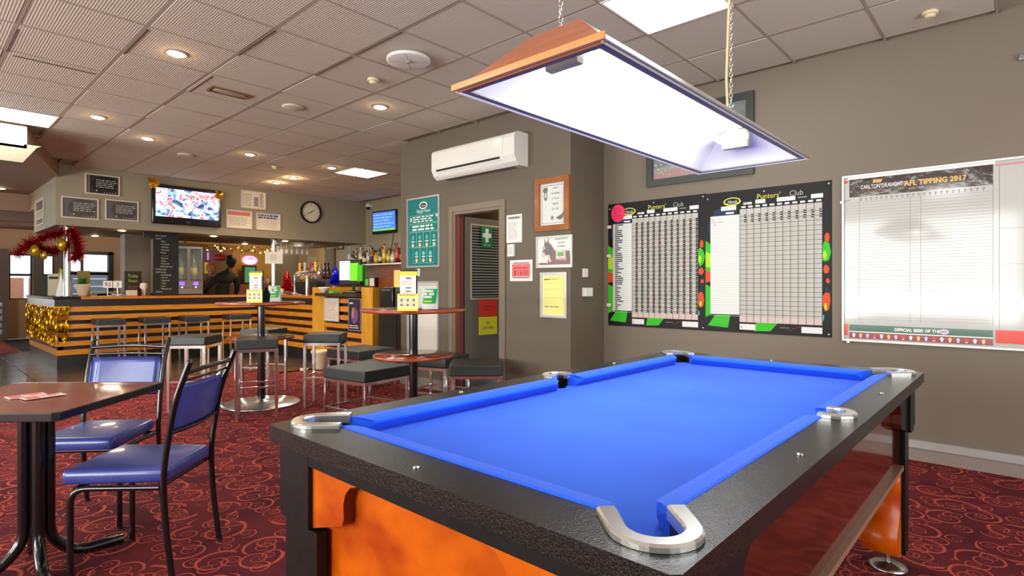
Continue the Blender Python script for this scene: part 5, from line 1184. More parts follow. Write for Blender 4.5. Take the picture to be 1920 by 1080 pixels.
tree('tabletop_tree', 'small shiny blue tinsel tree on the service counter beside the till', (-8.36, 4.85, 1.191), .34, .17, M('blue foil', (14, 18, 206), .22, .55))
t = thing('beer_tap', 'chrome beer tap tower behind the red and silver trees', 'tap', (-9.62, 5.02, ZB))
b = MB(); b.cyl((0, 0, 0), (0, 0, .34), .035, n=16); b.cyl((-.36, 0, .38), (.42, 0, .38), .042, n=16); b.ball((-.36, 0, .38), .042, 12); b.ball((.42, 0, .38), .042, 12); b.build('tower', CHROME, t)
for i in range(4):
    b = MB(); x = -.26 + i * .19; b.cyl((x, -.03, .36), (x, -.09, .28), .009, n=8); b.build('spout', CHROME, t); b = MB(); b.prism([(x - .022, .43), (x + .022, .43), (x + .03, .58), (x - .03, .58)], -.02, .0, 'y'); b.build('tap_handle', M('tap badge %d' % (i % 3), ((236, 176, 40), (180, 180, 184), (150, 40, 40))[i % 3], .3), t)
b = MB(); b.lathe([(.03, 0), (.05, .02), (.01, .05), (.008, .3), (.012, .36)], (0, 0, 0), 16); b.ring([(0, 0, .05), (.09, .02, .02), (.14, .05, .0)], .008, 8)
tag(b.build('silver_ornament', M('silver foil', (220, 218, 220), .2, .8)), 'silver stand ornament right of the red tree', 'ornament', loc=(-9.62, 4.78, ZB))
for x, y, c_, lb in ((-10.24, 4.66, (214, 208, 200), 'white tin of straws left of the red tree'), (-9.76, 4.60, (196, 184, 160), 'small cream jar in front of the red tree')):
    b = MB(); b.lathe([(.05, 0), (.05, .10), (.045, .105), (.04, .102)], (0, 0, 0), 18); tag(b.build('tin', M('tin ' + str(c_), c_, .3)), lb, 'jar', loc=(x, y, ZB))
b = MB(); rn = random.Random(6)
t = thing('lemon_tray', 'tray heaped with orange and yellow citrus behind the left high table', 'tray', (-10.36, 5.02, ZB)); b.box(-.16, -.3, 0, .16, .1, .03); b.build('tray', M('wood tray', (170, 104, 50), .4), t)
for i in range(10):
    b = MB(); b.ball((-.10 + .1 * (i % 3), -.24 + .085 * (i // 3), .065 + .03 * (i % 2)), .045, 10); b.build('fruit', M('orange fruit', (230, 150, 40), .4) if i % 2 else M('yellow fruit', (236, 196, 70), .4), t)
# till
t = thing('till_monitor', 'till monitor with white and lime green screen on the service counter', 'monitor', (-7.72, 4.72, 1.101), R(16))
b = MB(); b.rbox(-.20, -.02, .13, .23, .03, .52, .01); b.build('casing', M('charcoal plastic', (44, 42, 46), .35), t)
b = MB(); b.box(-.18, -.024, .20, .03, -.02, .495); b.build('screen', M('till screen', (206, 210, 232), .3, emit=1.1), t)
b = MB(); b.box(.03, -.03, .19, .20, -.022, .46); b.build('lime_card', M('lime card', (110, 220, 30), .4, emit=.6), t)
b = MB(); b.box(.20, -.05, .18, .30, .02, .43); b.build('card_holder', M('green card', (70, 190, 30), .4), t)
b = MB(); b.cyl((.08, .0, 0), (.08, 0, .15), .02, n=12); b.lathe([(.16, 0), (.16, .015), (.06, .04), (.02, .05)], (.08, 0, 0), 24); b.build('stand', BLK, t)
b = MB(); b.box(0, 0, 0, .14, .10, .03); tag(b.build('green_card_pad', M('green card', (70, 190, 30), .4)), 'small green card pad at the foot of the till', 'card', loc=(-7.92, 4.48, 1.101))
b = MB(); b.lathe([(.03, 0), (.04, .01), (.08, .07), (.085, .09), (.07, .08)], (0, 0, 0), 16); tag(b.build('candy_bowl', M('pale candy bowl', (226, 206, 190), .3)), 'small pale bowl on the left end of the service counter', 'bowl', loc=(-8.08, 4.49, 1.102))
b = MB(); b.box(0, 0, 0, .26, .06, .14); b.box(.02, -.004, .03, .1, 0, .12, 1); b.box(.13, -.004, .02, .24, 0, .13, 2); tag(b.build('leaflet_rack', [M('dark rack', (40, 36, 36), .4), M('green card', (70, 190, 30), .4), M('pale pink card', (220, 190, 196), .5)]), 'small rack of pink and green leaflets on the right golden post', 'rack', loc=(-7.04, 4.55, 1.191))

# ------------------------------------------------------------ bottle shelf
t = thing('back_bar', 'orange brown back bar cupboard under the row of spirit bottles', 'cupboard', (-10.2, 6.72, 0))
b = MB(); b.box(.1, -.5, 0, 4.4, .0, 1.0); b.box(.3, -.06, 1.0, 4.4, .0, 1.62); b.build('cabinet', M('orange brown wood', (176, 92, 30), .3, var=(4, (150, 70, 20), (1, 1, 6)), coat=.3), t)
b = MB(); b.box(-.40, -.46, 1.61, 4.4, -.02, 1.645); b.build('shelf', M('black shelf with silver edge', (34, 36, 40), .2, coat=.5), t)
b = MB(); b.box(.45, -.468, 1.614, 4.2, -.46, 1.64); b.build('silver_edge', SILVER, t)
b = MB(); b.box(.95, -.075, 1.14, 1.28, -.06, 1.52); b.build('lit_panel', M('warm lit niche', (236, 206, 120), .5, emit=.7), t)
b = MB(); b.box(1.55, -.07, 1.05, 1.9, -.06, 1.55); b.box(-.05, -.3, 1.20, .35, -.05, 1.34); b.build('dark_niche', M('dark niche', (46, 30, 24), .4), t)
rn = random.Random(21)
cols = [((196, 150, 60), (226, 190, 90), (60, 50, 40)), ((160, 158, 156), (210, 205, 198), (190, 188, 186)), ((86, 40, 22), (222, 206, 180), (180, 160, 120)), ((150, 90, 40), (60, 40, 60), (30, 28, 30)), ((180, 176, 170), (236, 226, 190), (150, 30, 30)), ((40, 70, 36), (210, 200, 120), (40, 60, 30)), ((150, 40, 34), (200, 90, 70), (200, 40, 40))]
x = -10.46; i = 0
posw = ['far left', 'second from left', 'third', 'fourth', 'fifth', 'sixth', 'seventh', 'eighth', 'ninth', 'tenth', 'eleventh', 'twelfth', 'thirteenth', 'fourteenth', 'fifteenth', 'sixteenth', 'seventeenth', 'eighteenth', 'nineteenth', 'twentieth', 'twenty-first', 'twenty-second', 'twenty-third', 'rightmost']
desc = ['amber', 'clear', 'dark brown', 'copper', 'pale', 'green', 'red']
posw = posw[:-1] + ['twenty-fourth', 'twenty-fifth', 'twenty-sixth', 'rightmost']
while x < -8.62 and i < 27:
    ci = 1 if i < 2 else (6 if i > 23 else rn.randrange(6)); c_ = cols[ci]
    bottle(rn.choice(('spirit', 'wine', 'square', 'spirit')), *c_, (x, 6.40 + (.10 if i % 2 else 0), 1.646), '%s bottle, %s along the spirit shelf counted from the till' % (desc[ci], posw[i]), 'spirit bottles on the high shelf', 1.05 if i % 3 else 1.2); x += .069; i += 1
# hanging glasses, more bottles behind the taps
WG = M('clear drinking glass', (244, 240, 232), .05, alpha=.5, spec=1)
t = thing('glass_rack', 'rack under the bulkhead for the upside down wine glasses', 'rack', (-11.1, 5.35, 2.095))
b = MB()
for k_ in range(4): b.box(-.22 + .13 * k_, -.2, -.05, -.205 + .13 * k_, .5, -.04)
b.box(-.24, -.2, -.04, .2, -.18, 0); b.box(-.24, .48, -.04, .2, .5, 0); b.build('rails', STEEL, t)
gm = MB(); gm.lathe([(.034, 0), (.032, -.003), (.005, -.01), (.005, -.085), (.02, -.10), (.036, -.13), (.038, -.16), (.031, -.20)], (0, 0, 0), 14); g0 = None
for i in range(3):
    for j in range(6):
        loc = (-11.28 + .13 * i, 5.20 + .11 * j, 2.05)
        if g0 is None: g0 = tag(gm.build('wine_glass', WG), 'upside down wine glass hanging in the rack over the bar', 'glass', 'wine glasses hanging over the bar', loc=loc)
        else: o = g0.copy(); C.objects.link(o); o.location = loc
t = thing('back_counter', 'dark back counter behind the bar with bottles and taps', 'counter', (-12.4, 6.3, 0))
b = MB(); b.box(-.9, -.0, 0, 2.2, .40, 1.02); b.build('cabinet', DARKW, t); b = MB(); b.box(-.9, -.0, 1.02, 2.2, .40, 1.05); b.build('worktop', M('dark stone top', (50, 46, 42), .2), t)
for i, (xx, kd, c_, lb) in enumerate(((-12.55, 'spirit', ((220, 120, 60), (230, 200, 190), (40, 40, 60)), 'orange bottle'), (-12.42, 'square', ((236, 190, 40), (240, 200, 60), (70, 66, 60)), 'wide yellow bottle'), (-12.28, 'square', ((226, 200, 50), (170, 190, 60), (90, 90, 90)), 'yellow green bottle'), (-12.05, 'wine', ((150, 150, 150), (190, 180, 170), (70, 50, 40)), 'tall clear bottle'), (-11.88, 'spirit', ((120, 116, 110), (200, 190, 180), (190, 186, 180)), 'grey bottle'), (-11.70, 'wine', ((190, 170, 160), (216, 120, 110), (200, 196, 190)), 'pinkish bottle'), (-11.50, 'wine', ((40, 30, 26), (60, 50, 40), (70, 40, 30)), 'dark wine bottle'), (-11.36, 'wine', ((34, 26, 24), (120, 60, 40), (40, 30, 30)), 'dark bottle with a red label'))):
    bottle(kd, *c_, (xx, 6.42, 1.30), lb + ' on the stand behind the beer taps', 'bottles behind the beer taps', 1.3)
b = MB(); b.box(-12.7, 6.33, 1.051, -11.2, 6.5, 1.299); tag(b.build('bottle_stand', M('dark stand', (60, 48, 40), .4)), 'dark stand carrying the bottles behind the taps', 'stand')
b = MB(); b.box(0, 0, 0, .6, .34, .30); b.box(.04, -.01, .05, .4, 0, .25, 1); tag(b.build('coffee_machine', [M('machine brown grey', (84, 70, 60), .3), BLK]), 'brown grey machine with black front behind the taps', 'machine', loc=(-11.0, 5.92, 1.051))
b = MB(); b.box(-11.1, 5.9, 0, -10.15, 6.28, 1.05); tag(b.build('machine_counter', DARKW), 'dark counter under the machine behind the taps', 'counter')
def fp(p, w_, h_): p.rect(.05, .05, w_ - .05, h_ - .05, 1); p.disc(w_ / 2, h_ / 2, .03, .05, 2, -.0014)
board('framed_picture', 'small dark wood framed picture under the bulkhead near the spirits', 'picture', (-11.53, 6.748, 2.02), 0, .26, .22, fp, [M('brown mat', (120, 90, 50), .5), M('cream print', (214, 200, 170), .5), M('brown figure', (90, 60, 40), .5)], fw=.03, fd=.02, fm=M('dark wood frame', (66, 40, 22), .4))
board('notice', 'pale notice on the warm beige alcove wall', 'notice', (-12.85, 6.718, 1.62), 0, .42, .28, paperN, [M('beige sheet', (200, 186, 156), .5), M('beige print', (170, 156, 130), .5)], depth=.003)
# small television beside the shelf
t = thing('television', 'small television with blue and green screen above the spirit shelf', 'television', (-10.02, 6.70, 2.27), R(4))
b = MB(); b.rbox(0, -.05, 0, .76, .0, .47, .012); b.build('casing', M('black gloss plastic', (18, 18, 20), .2, coat=.4), t)
b = MB(); b.box(.03, -.054, .06, .73, -.05, .44); b.build('screen', M('blue screen', (70, 120, 220), .3, emit=1.1), t)
b = MB(); b.rect(.03, .06, .73, .10, 1, -.055)
for i in range(5): b.lines(.06, .13 + .06 * i, .70, .16 + .06 * i, 1, 0, -.0552, .6, .10, .2, i)
b.build('picture', [M('pale screen text', (160, 200, 240), .4, emit=1.0), M('screen green', (110, 190, 80), .4, emit=1.0)], t)
b = MB(); b.tube([(.62, 0, .02), (.60, .0, -.15), (.50, .02, -.35)], .006, 6); b.build('cable', BLK, t)
b = MB(); b.box(-.05, -.08, 0, .05, .0, .06); b.ball((0, -.07, -.02), .035, 12, 1); tag(b.build('security_camera', [WHITE, BLK]), 'small white security camera in the corner beside the bulkhead', 'camera', loc=(-10.22, 6.75, 2.86))

# ------------------------------------------------------------ things on the bulkhead
XB = BX + .001
def plaque(c1, c2, c3, circ):
    def f(p, w_, h_):
        p.rect(.02, .02, w_ - .02, h_ - .02, 1, -.0004); p.rect(.02, .02, w_ * .14, h_ - .02, 2, -.0006)
        p.disc(w_ * .56, h_ * .5, w_ * .38, h_ * .43, 3, -.0008) if circ else None
        p.lines(w_ * .32, h_ * .34, w_ * .92, h_ * .78, 5, 4, -.0014, .28, .05, .25, 3); p.disc(w_ * .33, h_ * .2, .010, None, 4, -.0016)
        for i in range(5): p.disc(w_ * (.55 + .08 * i), h_ * .13, .005, .008, 4, -.0016, 6)
    return f
def E_(y0, y1, z0, z1, name, label, cat, sheet, mats, group=None, fw=.018, fm=None, x=XB):
    return board(name, label, cat, (x, y0, z0), R(90), y1 - y0, z1 - z0, sheet, mats, fw=fw, fd=.02, fm=fm or M('pale frame', (214, 198, 180), .4), group=group)
PQ = [M('plaque back', (84, 70, 62), .3), M('plaque grey', (92, 82, 76), .3), M('plaque violet', (92, 84, 104), .3), M('plaque dark', (70, 62, 58), .3), M('plaque text', (206, 200, 190), .4)]
PQ2 = [PQ[0], M('plaque black', (40, 36, 34), .3), M('plaque brown', (120, 104, 94), .3), M('plaque deep black', (26, 24, 24), .25), PQ[4]]
PQ3 = [PQ[0], PQ[1], M('plaque teal', (84, 98, 100), .3), PQ[3], PQ[4]]
gp = 'dark plaques on the bulkhead'
E_(1.90, 2.34, 2.595, 2.90, 'wall_plaque', 'upper dark plaque left of the big television', 'plaque', plaque(0, 0, 0, True), PQ2, gp)
E_(1.62, 2.07, 2.21, 2.525, 'wall_plaque', 'lower left dark plaque with a violet edge, nearest the bulkhead corner', 'plaque', plaque(0, 0, 0, True), PQ, gp)
E_(2.15, 2.59, 2.225, 2.54, 'wall_plaque', 'lower right dark plaque with a teal edge, next to the big television', 'plaque', plaque(0, 0, 0, True), PQ3, gp)
def rsg(p, w_, h_): p.rect(.03, h_ * .6, w_ - .03, h_ - .03, 1); p.rect(.03, .03, w_ - .03, h_ * .25, 1); p.lines(.04, h_ * .3, w_ - .04, h_ * .55, 4, 2, -.0014, .5, .05, .2, 1)
board('wall_plaque', 'pale notice with dark bands on the short side face of the bulkhead', 'plaque', (-12.05, 1.558, 2.18), 0, .70, .42, rsg, [M('cream sheet', (214, 196, 160), .5), M('brown band', (66, 52, 44), .5), GREYINK], fw=.012, fd=.014, fm=M('pale frame', (214, 198, 180), .4), group=gp)
n_mats = [M('notice cream', (232, 214, 194), .5), M('notice red', (214, 112, 96), .5), M('notice blue', (56, 84, 140), .5), GREYINK, M('grey block', (150, 140, 144), .5)]
def nt1(p, w_, h_): p.lines(.05, .04, w_ * .45, h_ - .05, 8, 3, -.0014, .3, .04, .2, 1); p.rect(w_ * .52, .05, w_ * .70, h_ * .68, 4); p.lines(w_ * .76, .04, w_ - .04, h_ - .03, 9, 3, -.0014, .5, .04, .1, 2)
def nt2(p, w_, h_): p.rect(.03, h_ * .72, w_ - .03, h_ * .92, 1); p.lines(.06, .05, w_ - .05, h_ * .62, 7, 3, -.0014, .25, .05, .2, 3)
def nt3(p, w_, h_): p.lines(.04, h_ * .66, w_ - .03, h_ * .94, 2, 2, -.0014, .75, .06, .1, 4); p.lines(.05, .04, w_ - .05, h_ * .6, 6, 3, -.0014, .16, .05, .2, 3)
gn = 'cream notices on the bulkhead'
E_(4.165, 4.61, 2.61, 2.93, 'wall_notice', 'upper cream notice with a grey block, between television and clock', 'notice', nt1, n_mats, gn, .012)
E_(3.91, 4.36, 2.235, 2.56, 'wall_notice', 'lower left cream notice with a red band', 'notice', nt2, n_mats, gn, .012)
E_(4.435, 4.885, 2.24, 2.55, 'wall_notice', 'lower right cream notice with a dark blue heading', 'notice', nt3, n_mats, gn, .012)
t = thing('wall_clock', 'round white wall clock with a black rim on the bulkhead', 'clock', (XB, 5.495, 2.655), R(90))
b = MB(); n = 40; rr = .215
for i in range(n):
    a0, a1 = 2 * math.pi * i / n, 2 * math.pi * (i + 1) / n
    q = [(r * math.cos(a), y, r * math.sin(a)) for a in (a0, a1) for (r, y) in ((rr, 0), (rr, -.04), (rr - .028, -.04), (rr - .028, -.01))]
    b.add(q, [(0, 1, 5, 4), (1, 2, 6, 5), (2, 3, 7, 6)])
b.build('rim', BLK, t)
b = MB(); b.disc(0, 0, rr - .02, None, 0, -.012, 40); b.build('face', M('clock face', (222, 212, 186), .4), t)
b = MB()
for k_ in range(1, 13): a = math.pi / 2 - 2 * math.pi * k_ / 12; b.text(str(k_), .155 * math.cos(a), .155 * math.sin(a) - .012, .028, 0, -.014, 'C')
b.build('numerals', INK, t)
def hand(a, l, w_):
    b = MB(); d = (math.sin(a), math.cos(a)); q = (d[1], -d[0]); b.poly([(-d[0] * .03 + q[0] * w_, -d[1] * .03 + q[1] * w_), (-d[0] * .03 - q[0] * w_, -d[1] * .03 - q[1] * w_), (d[0] * l - q[0] * w_ * .4, d[1] * l - q[1] * w_ * .4), (d[0] * l + q[0] * w_ * .4, d[1] * l + q[1] * w_ * .4)], 0, -.018); b.build('hand', BLK, t)
hand(R(57), .10, .008); hand(R(243), .155, .006)
t = thing('television', 'large black television on the bulkhead showing red and blue racing motion', 'television', (XB, 2.755, 2.215), R(90))
b = MB(); b.rbox(0, -.09, 0, 1.05, -.02, .64, .02); b.box(.3, -.02, .15, .75, 0, .5); b.build('casing', M('black gloss plastic', (18, 18, 20), .2, coat=.4), t)
b = MB(); b.box(.05, -.094, .12, 1.0, -.09, .58); 
sm = bpy.data.materials.new('racing screen'); sm.use_nodes = True; nt = sm.node_tree; bb = nt.nodes['Principled BSDF']
tc = nt.nodes.new('ShaderNodeTexCoord'); nz = nt.nodes.new('ShaderNodeTexNoise'); nz.inputs['Scale'].default_value = 7; nz.inputs['Detail'].default_value = 4; nz.inputs['Distortion'].default_value = 1.2
rp = nt.nodes.new('ShaderNodeValToRGB'); rp.color_ramp.interpolation = 'LINEAR'
els = [(.30, (40, 36, 90)), (.38, (90, 100, 170)), (.44, (150, 200, 225)), (.50, (235, 232, 245)), (.56, (214, 200, 214)), (.60, (216, 60, 90)), (.66, (160, 160, 165)), (.75, (240, 235, 235))]
rp.color_ramp.elements[0].position = els[0][0]; rp.color_ramp.elements[0].color = lin(els[0][1]); rp.color_ramp.elements[1].position = els[-1][0]; rp.color_ramp.elements[1].color = lin(els[-1][1])
for p_, c_ in els[1:-1]: e_ = rp.color_ramp.elements.new(p_); e_.color = lin(c_)
nt.links.new(tc.outputs['Object'], nz.inputs['Vector']); nt.links.new(nz.outputs['Fac'], rp.inputs[0]); nt.links.new(rp.outputs[0], bb.inputs['Base Color']); nt.links.new(rp.outputs[0], bb.inputs['Emission Color']); bb.inputs['Emission Strength'].default_value = 1.0; bb.inputs['Roughness'].default_value = .3
b.build('screen', sm, t)
b = MB(); b.lines(.485, .05, .565, .066, 1, 0, -.0925, .5, .016, 0, 3); b.disc(.525, .03, .008, None, 0, -.0925, 10); b.build('logo', GREYINK, t)
for (y, z, s_, lb) in ((2.77, 2.86, 1, 'gold ribbon bow on the upper left corner of the big television'), (3.76, 2.78, .9, 'gold ribbon bow on the upper right corner of the big television')):
    b = MB(); rn = random.Random(int(y * 10))
    for i in range(9):
        a = rn.random() * 6.28; l = .10 * s_; d = (math.cos(a), math.sin(a)); q = (-d[1] * .035, d[0] * .035)
        b.add([(-.10, 0, 0), (-.12, d[0] * l * .6 + q[0], d[1] * l * .6 + q[1]), (-.09, d[0] * l, d[1] * l), (-.12 + .03, d[0] * l * .6 - q[0], d[1] * l * .6 - q[1])], [(0, 1, 2, 3)])
    b.v = [(-v[0] + .0, v[1], v[2]) for v in b.v]; tag(b.build('ribbon_bow', M('gold ribbon', (224, 160, 24), .25, .6)), lb, 'bow', 'gold bows on the television', loc=(XB, y, z))

# ------------------------------------------------------------ card holders on the high tables
def holder(x, y, rz, label, z_=1.031):
    t = thing('flyer_holder', label, 'flyer holder', (x, y, z_), rz, 'yellow flyer holders on the high tables')
    b = MB(); b.box(-.062, .0, 0, .062, .03, .31, 0); b.box(-.055, -.03, 0, .055, .0, .02, 0); b.build('stand', M('navy stand', (30, 40, 62), .3), t)
    b = MB(); b.box(-.062, -.004, .125, .055, 0, .275, 0); b.box(-.065, -.006, .262, .065, 0, .292, 1); b.rect(-.02, .235, .02, .248, 2, -.0065); b.rect(-.02, .165, .02, .176, 2, -.0065); b.rect(-.02, .14, .02, .150, 2, -.0065); b.lines(-.05, .19, .045, .228, 2, 3, -.0065, .4, .03, .2, 2); b.lines(-.045, .128, .045, .137, 1, 4, -.0065, .4, .03, .2, 2)
    b.build('upper_flyer', [WPAPER, M('flyer yellow', (240, 214, 40), .4), GREYINK, M('pale red print', (240, 170, 160), .5), M('pale violet print', (170, 160, 220), .5)], t)
    b = MB(); b.box(-.076, -.034, .0, .076, -.030, .128, 0); b.rect(-.076, .108, .076, .128, 1, -.0345); b.rect(-.076, 0, .076, .016, 1, -.0345)
    for i in range(3):
        for j in range(2): b.disc(-.045 + .045 * i, .045 + .035 * j, .010, None, 2, -.0350, 10)
    b.lines(-.07, .030, .06, .10, 3, 3, -.0347, .25, .03, .1, 7); b.lines(-.06, .112, .06, .124, 1, 2, -.0350, .5, .02, .1, 3)
    b.build('lower_flyer', [M('pale yellow flyer', (240, 226, 150), .5), M('flyer yellow', (240, 214, 40), .4), GREYINK, M('pale violet print', (170, 160, 220), .5)], t)
def green_card(x, y, rz, label, z_=1.031):
    t = thing('green_card', label, 'card', (x, y, z_), rz, 'green promotional cards on the high tables')
    b = MB(); b.prism([(0, 0), (.05, 0), (.004, .165)], -.06, .06, 'x'); b.build('card', WPAPER, t)
    b = MB(); b.poly([(-.057, .045), (.045, .045), (.062, .16), (-.04, .16)], 0, -.002); b.lines(-.045, .085, .035, .155, 3, 1, -.003, .75, .05, .1, 2); b.rect(-.045, .055, .015, .070, 2, -.003)
    b.build('print', [M('promo green', (20, 176, 96), .4), TEXTW, M('promo lime', (190, 232, 50), .4)], t)
rzc = R(YAW)
x, y = onz(766, 583, 1.03); holder(x, y, rzc, 'yellow flyer holder on the right high table')
x, y = onz(806, 580, 1.03); green_card(x, y, rzc, 'green and white tent card on the right high table')
x, y = onz(480, 567.5, 1.05); holder(x, y, rzc, 'yellow flyer holder on the left high table', 1.051)
x, y = onz(514, 566, 1.05); green_card(x, y, rzc, 'green and white tent card on the left high table', 1.051)
x, y = onz(497, 567, 1.05); b = MB(); b.prism([(-.02, 0), (.04, 0), (.05, .08), (.01, .16), (-.015, .10)], 0, .012, 'y'); tag(b.build('dark_card', M('dark green card', (30, 44, 34), .4)), 'dark green card between the flyer holder and green card, left high table', 'card', loc=(x, y, 1.051), rz=rzc)
x, y = onz(722, 581, 1.03)

# ------------------------------------------------------------ left edge: gaming machine, chairs behind
t = thing('gaming_machine', 'dark gaming machine with a teal lower panel at the left edge', 'machine', (-12.9, .25, 0))
b = MB(); b.box(-.5, -.5, 0, .1, .40, .88); b.build('cabinet', M('dark red wood', (72, 26, 16), .35), t)
b = MB(); b.box(-.5, -.5, .88, .16, .44, .92); b.build('deck', M('dark deck', (50, 40, 44), .3), t)
b = MB(); b.rbox(-.5, -.5, .92, .10, .30, 1.18, .02); b.build('button_panel', M('teal panel', (24, 92, 94), .35), t)
b = MB(); b.rbox(-.5, -.5, 1.18, .0, .34, 1.80, .06); b.ball((-.2, .22, 1.75), .2, 14); b.ball((-.1, .36, 1.35), .14, 12); b.build('head', M('very dark green black', (16, 18, 14), .4), t)
b = MB(); b.rect(-.3, 1.0, .0, 1.12, 0, 0); b.v = [(.105, v[0], v[2]) for v in b.v]; b.build('label', M('pale teal label', (130, 190, 190), .4), t)
b = MB(); b.ball((.12, -.12, .55), .03, 10); b.build('lock', CHROME, t)
b = MB()
for i in range(5): b.box(-.18, 0, .30 + .13 * i, .1, .30, .38 + .13 * i)
tag(b.build('chrome_rack', M('blue white metal', (190, 200, 216), .15, .7)), 'glinting chrome shelf rack between the gaming machine and the bar', 'rack', loc=(-14.4, 1.05, 0))

# ------------------------------------------------------------ kitchen beyond the bar
t = thing('neon_sign', 'oval pink and violet neon sign on the yellow wall behind the bar', 'sign', (-16.6, 7.4, 1.78), R(90))
def neon(dx): pass
yk, zk = onx(468, 488, -16.79)
t.location = (-16.795, yk, zk)
b = MB(); b.disc(0, 0, .22, .13, 0, -.02, 28); b.build('oval', M('neon violet', (200, 150, 235), .4, emit=2.2), t); b = MB(); b.disc(0, -.04, .15, .05, 0, -.024, 20); b.disc(.02, .05, .08, .03, 1, -.024, 16); b.build('lettering', [M('neon white', (255, 225, 240), .4, emit=4), M('neon blue', (120, 110, 240), .4, emit=3)], t)
y0, z0 = onx(455, 535, -16.4); y1, z1 = onx(481, 498, -16.4)
t = thing('kitchen_screen', 'dark screen with green picture below the neon sign', 'monitor', (-16.4, y0, z0), R(90))
b = MB(); b.box(0, 0, 0, y1 - y0, .05, z1 - z0); b.build('casing', BLK, t); b = MB(); b.box(.06, -.004, .08, y1 - y0 - .04, 0, z1 - z0 - .05); b.build('screen', M('green screen', (60, 130, 84), .3, emit=.8), t)
b = MB(); b.box(-16.75, 6.2, 0, -16.2, 8.6, 1.25); b.box(-16.7, 5.25, 0, -16.3, 6.2, 1.0); tag(b.build('kitchen_counter', M('red brown counter', (150, 74, 34), .3)), 'red brown counter in front of the yellow kitchen wall', 'counter')
rn = random.Random(33)
for i in range(12):
    b = MB(); r = .03 + rn.random() * .03; h_ = .07 + rn.random() * .12; b.lathe([(r, 0), (r * 1.1, h_ * .7), (r * .6, h_), (r * .5, h_)], (0, 0, 0), 10)
    tag(b.build('jar', M('jar %d' % (i % 4), ((232, 206, 150), (220, 130, 50), (200, 196, 180), (120, 140, 60))[i % 4], .3)), 'small jar among the clutter on the red brown kitchen counter', 'jar', 'jars on the kitchen counter', loc=(-16.32, 7.05 + .125 * i, 1.25))
b = MB(); b.lathe([(.30, 0), (.34, .05), (.30, .10), (.1, .16)], (0, 0, 0), 20); yk, zk = onx(414, 484, -15.4); tag(b.build('heat_lamp', M('red lamp shade', (176, 50, 30), .35)), 'round red lamp shade hanging left of the person behind the bar', 'lamp', loc=(-15.4, yk, zk - .06))
b = MB(); b.cyl((-15.4, yk, zk + .08), (-15.4, yk, 2.5), .012, n=8); b.build('cord', BLK, None, label='thin cord of the red lamp shade', cat='cord')
y0, z0 = onx(383, 513, -14.2); y1, z1 = onx(394, 470, -14.2)
b = MB(); b.box(.005, .04, -z0, .02, .08, 0, 1); b.box(0, 0, 0, .03, y1 - y0, .26, 0); b.box(0, 0, .27, .03, y1 - y0 + .1, z1 - z0, 1); b.box(.031, .05, .32, .034, .09, z1 - z0 - .04, 2); tag(b.build('price_board', [M('yellow board', (236, 220, 60), .4), M('violet board', (110, 50, 110), .4), M('pale blue print', (190, 220, 240), .4)]), 'yellow and violet board left of the person behind the bar', 'board', loc=(-14.2, y0, z0))
b = MB(); rn = random.Random(12); 
for i in range(150):
    y = 5.0 + rn.random() * 2.6; z = 2.08 + rn.random() * .14 - .03; b.ball((-14.6 + rn.random() * .2, y, z), .012 + rn.random() * .012, 6, 0 if rn.random() < .75 else 1)
tag(b.build('string_lights', [M('gold baubles', (200, 150, 70), .3, .5), M('lit fairy bulbs', (255, 214, 130), .4, emit=3)]), 'string of gold baubles and warm fairy lights across the kitchen opening', 'lights', kind='stuff')

# ------------------------------------------------------------ person behind the bar, seen from behind, leaning forward
def skin(edges, pts, name, mat, parent, sub=2):
    me = bpy.data.meshes.new(name); me.from_pydata([p[:3] for p in pts], edges, []); me.update()
    o = bpy.data.objects.new(name + '_s', me); C.objects.link(o)
    md = o.modifiers.new('s', 'SKIN'); md.use_smooth_shade = True
    for i, p in enumerate(pts): me.skin_vertices[0].data[i].radius = (p[3], p[4] if len(p) > 4 else p[3])
    me.skin_vertices[0].data[0].use_root = True
    s_ = o.modifiers.new('u', 'SUBSURF'); s_.levels = sub; s_.render_levels = sub
    dg = bpy.context.evaluated_depsgraph_get(); m2 = bpy.data.meshes.new_from_object(o.evaluated_get(dg)); m2.name = name
    bpy.data.objects.remove(o)
    for p in m2.polygons: p.use_smooth = True
    m2.materials.clear(); m2.materials.append(mat); r = bpy.data.objects.new(name, m2); C.objects.link(r); r.parent = parent; return r
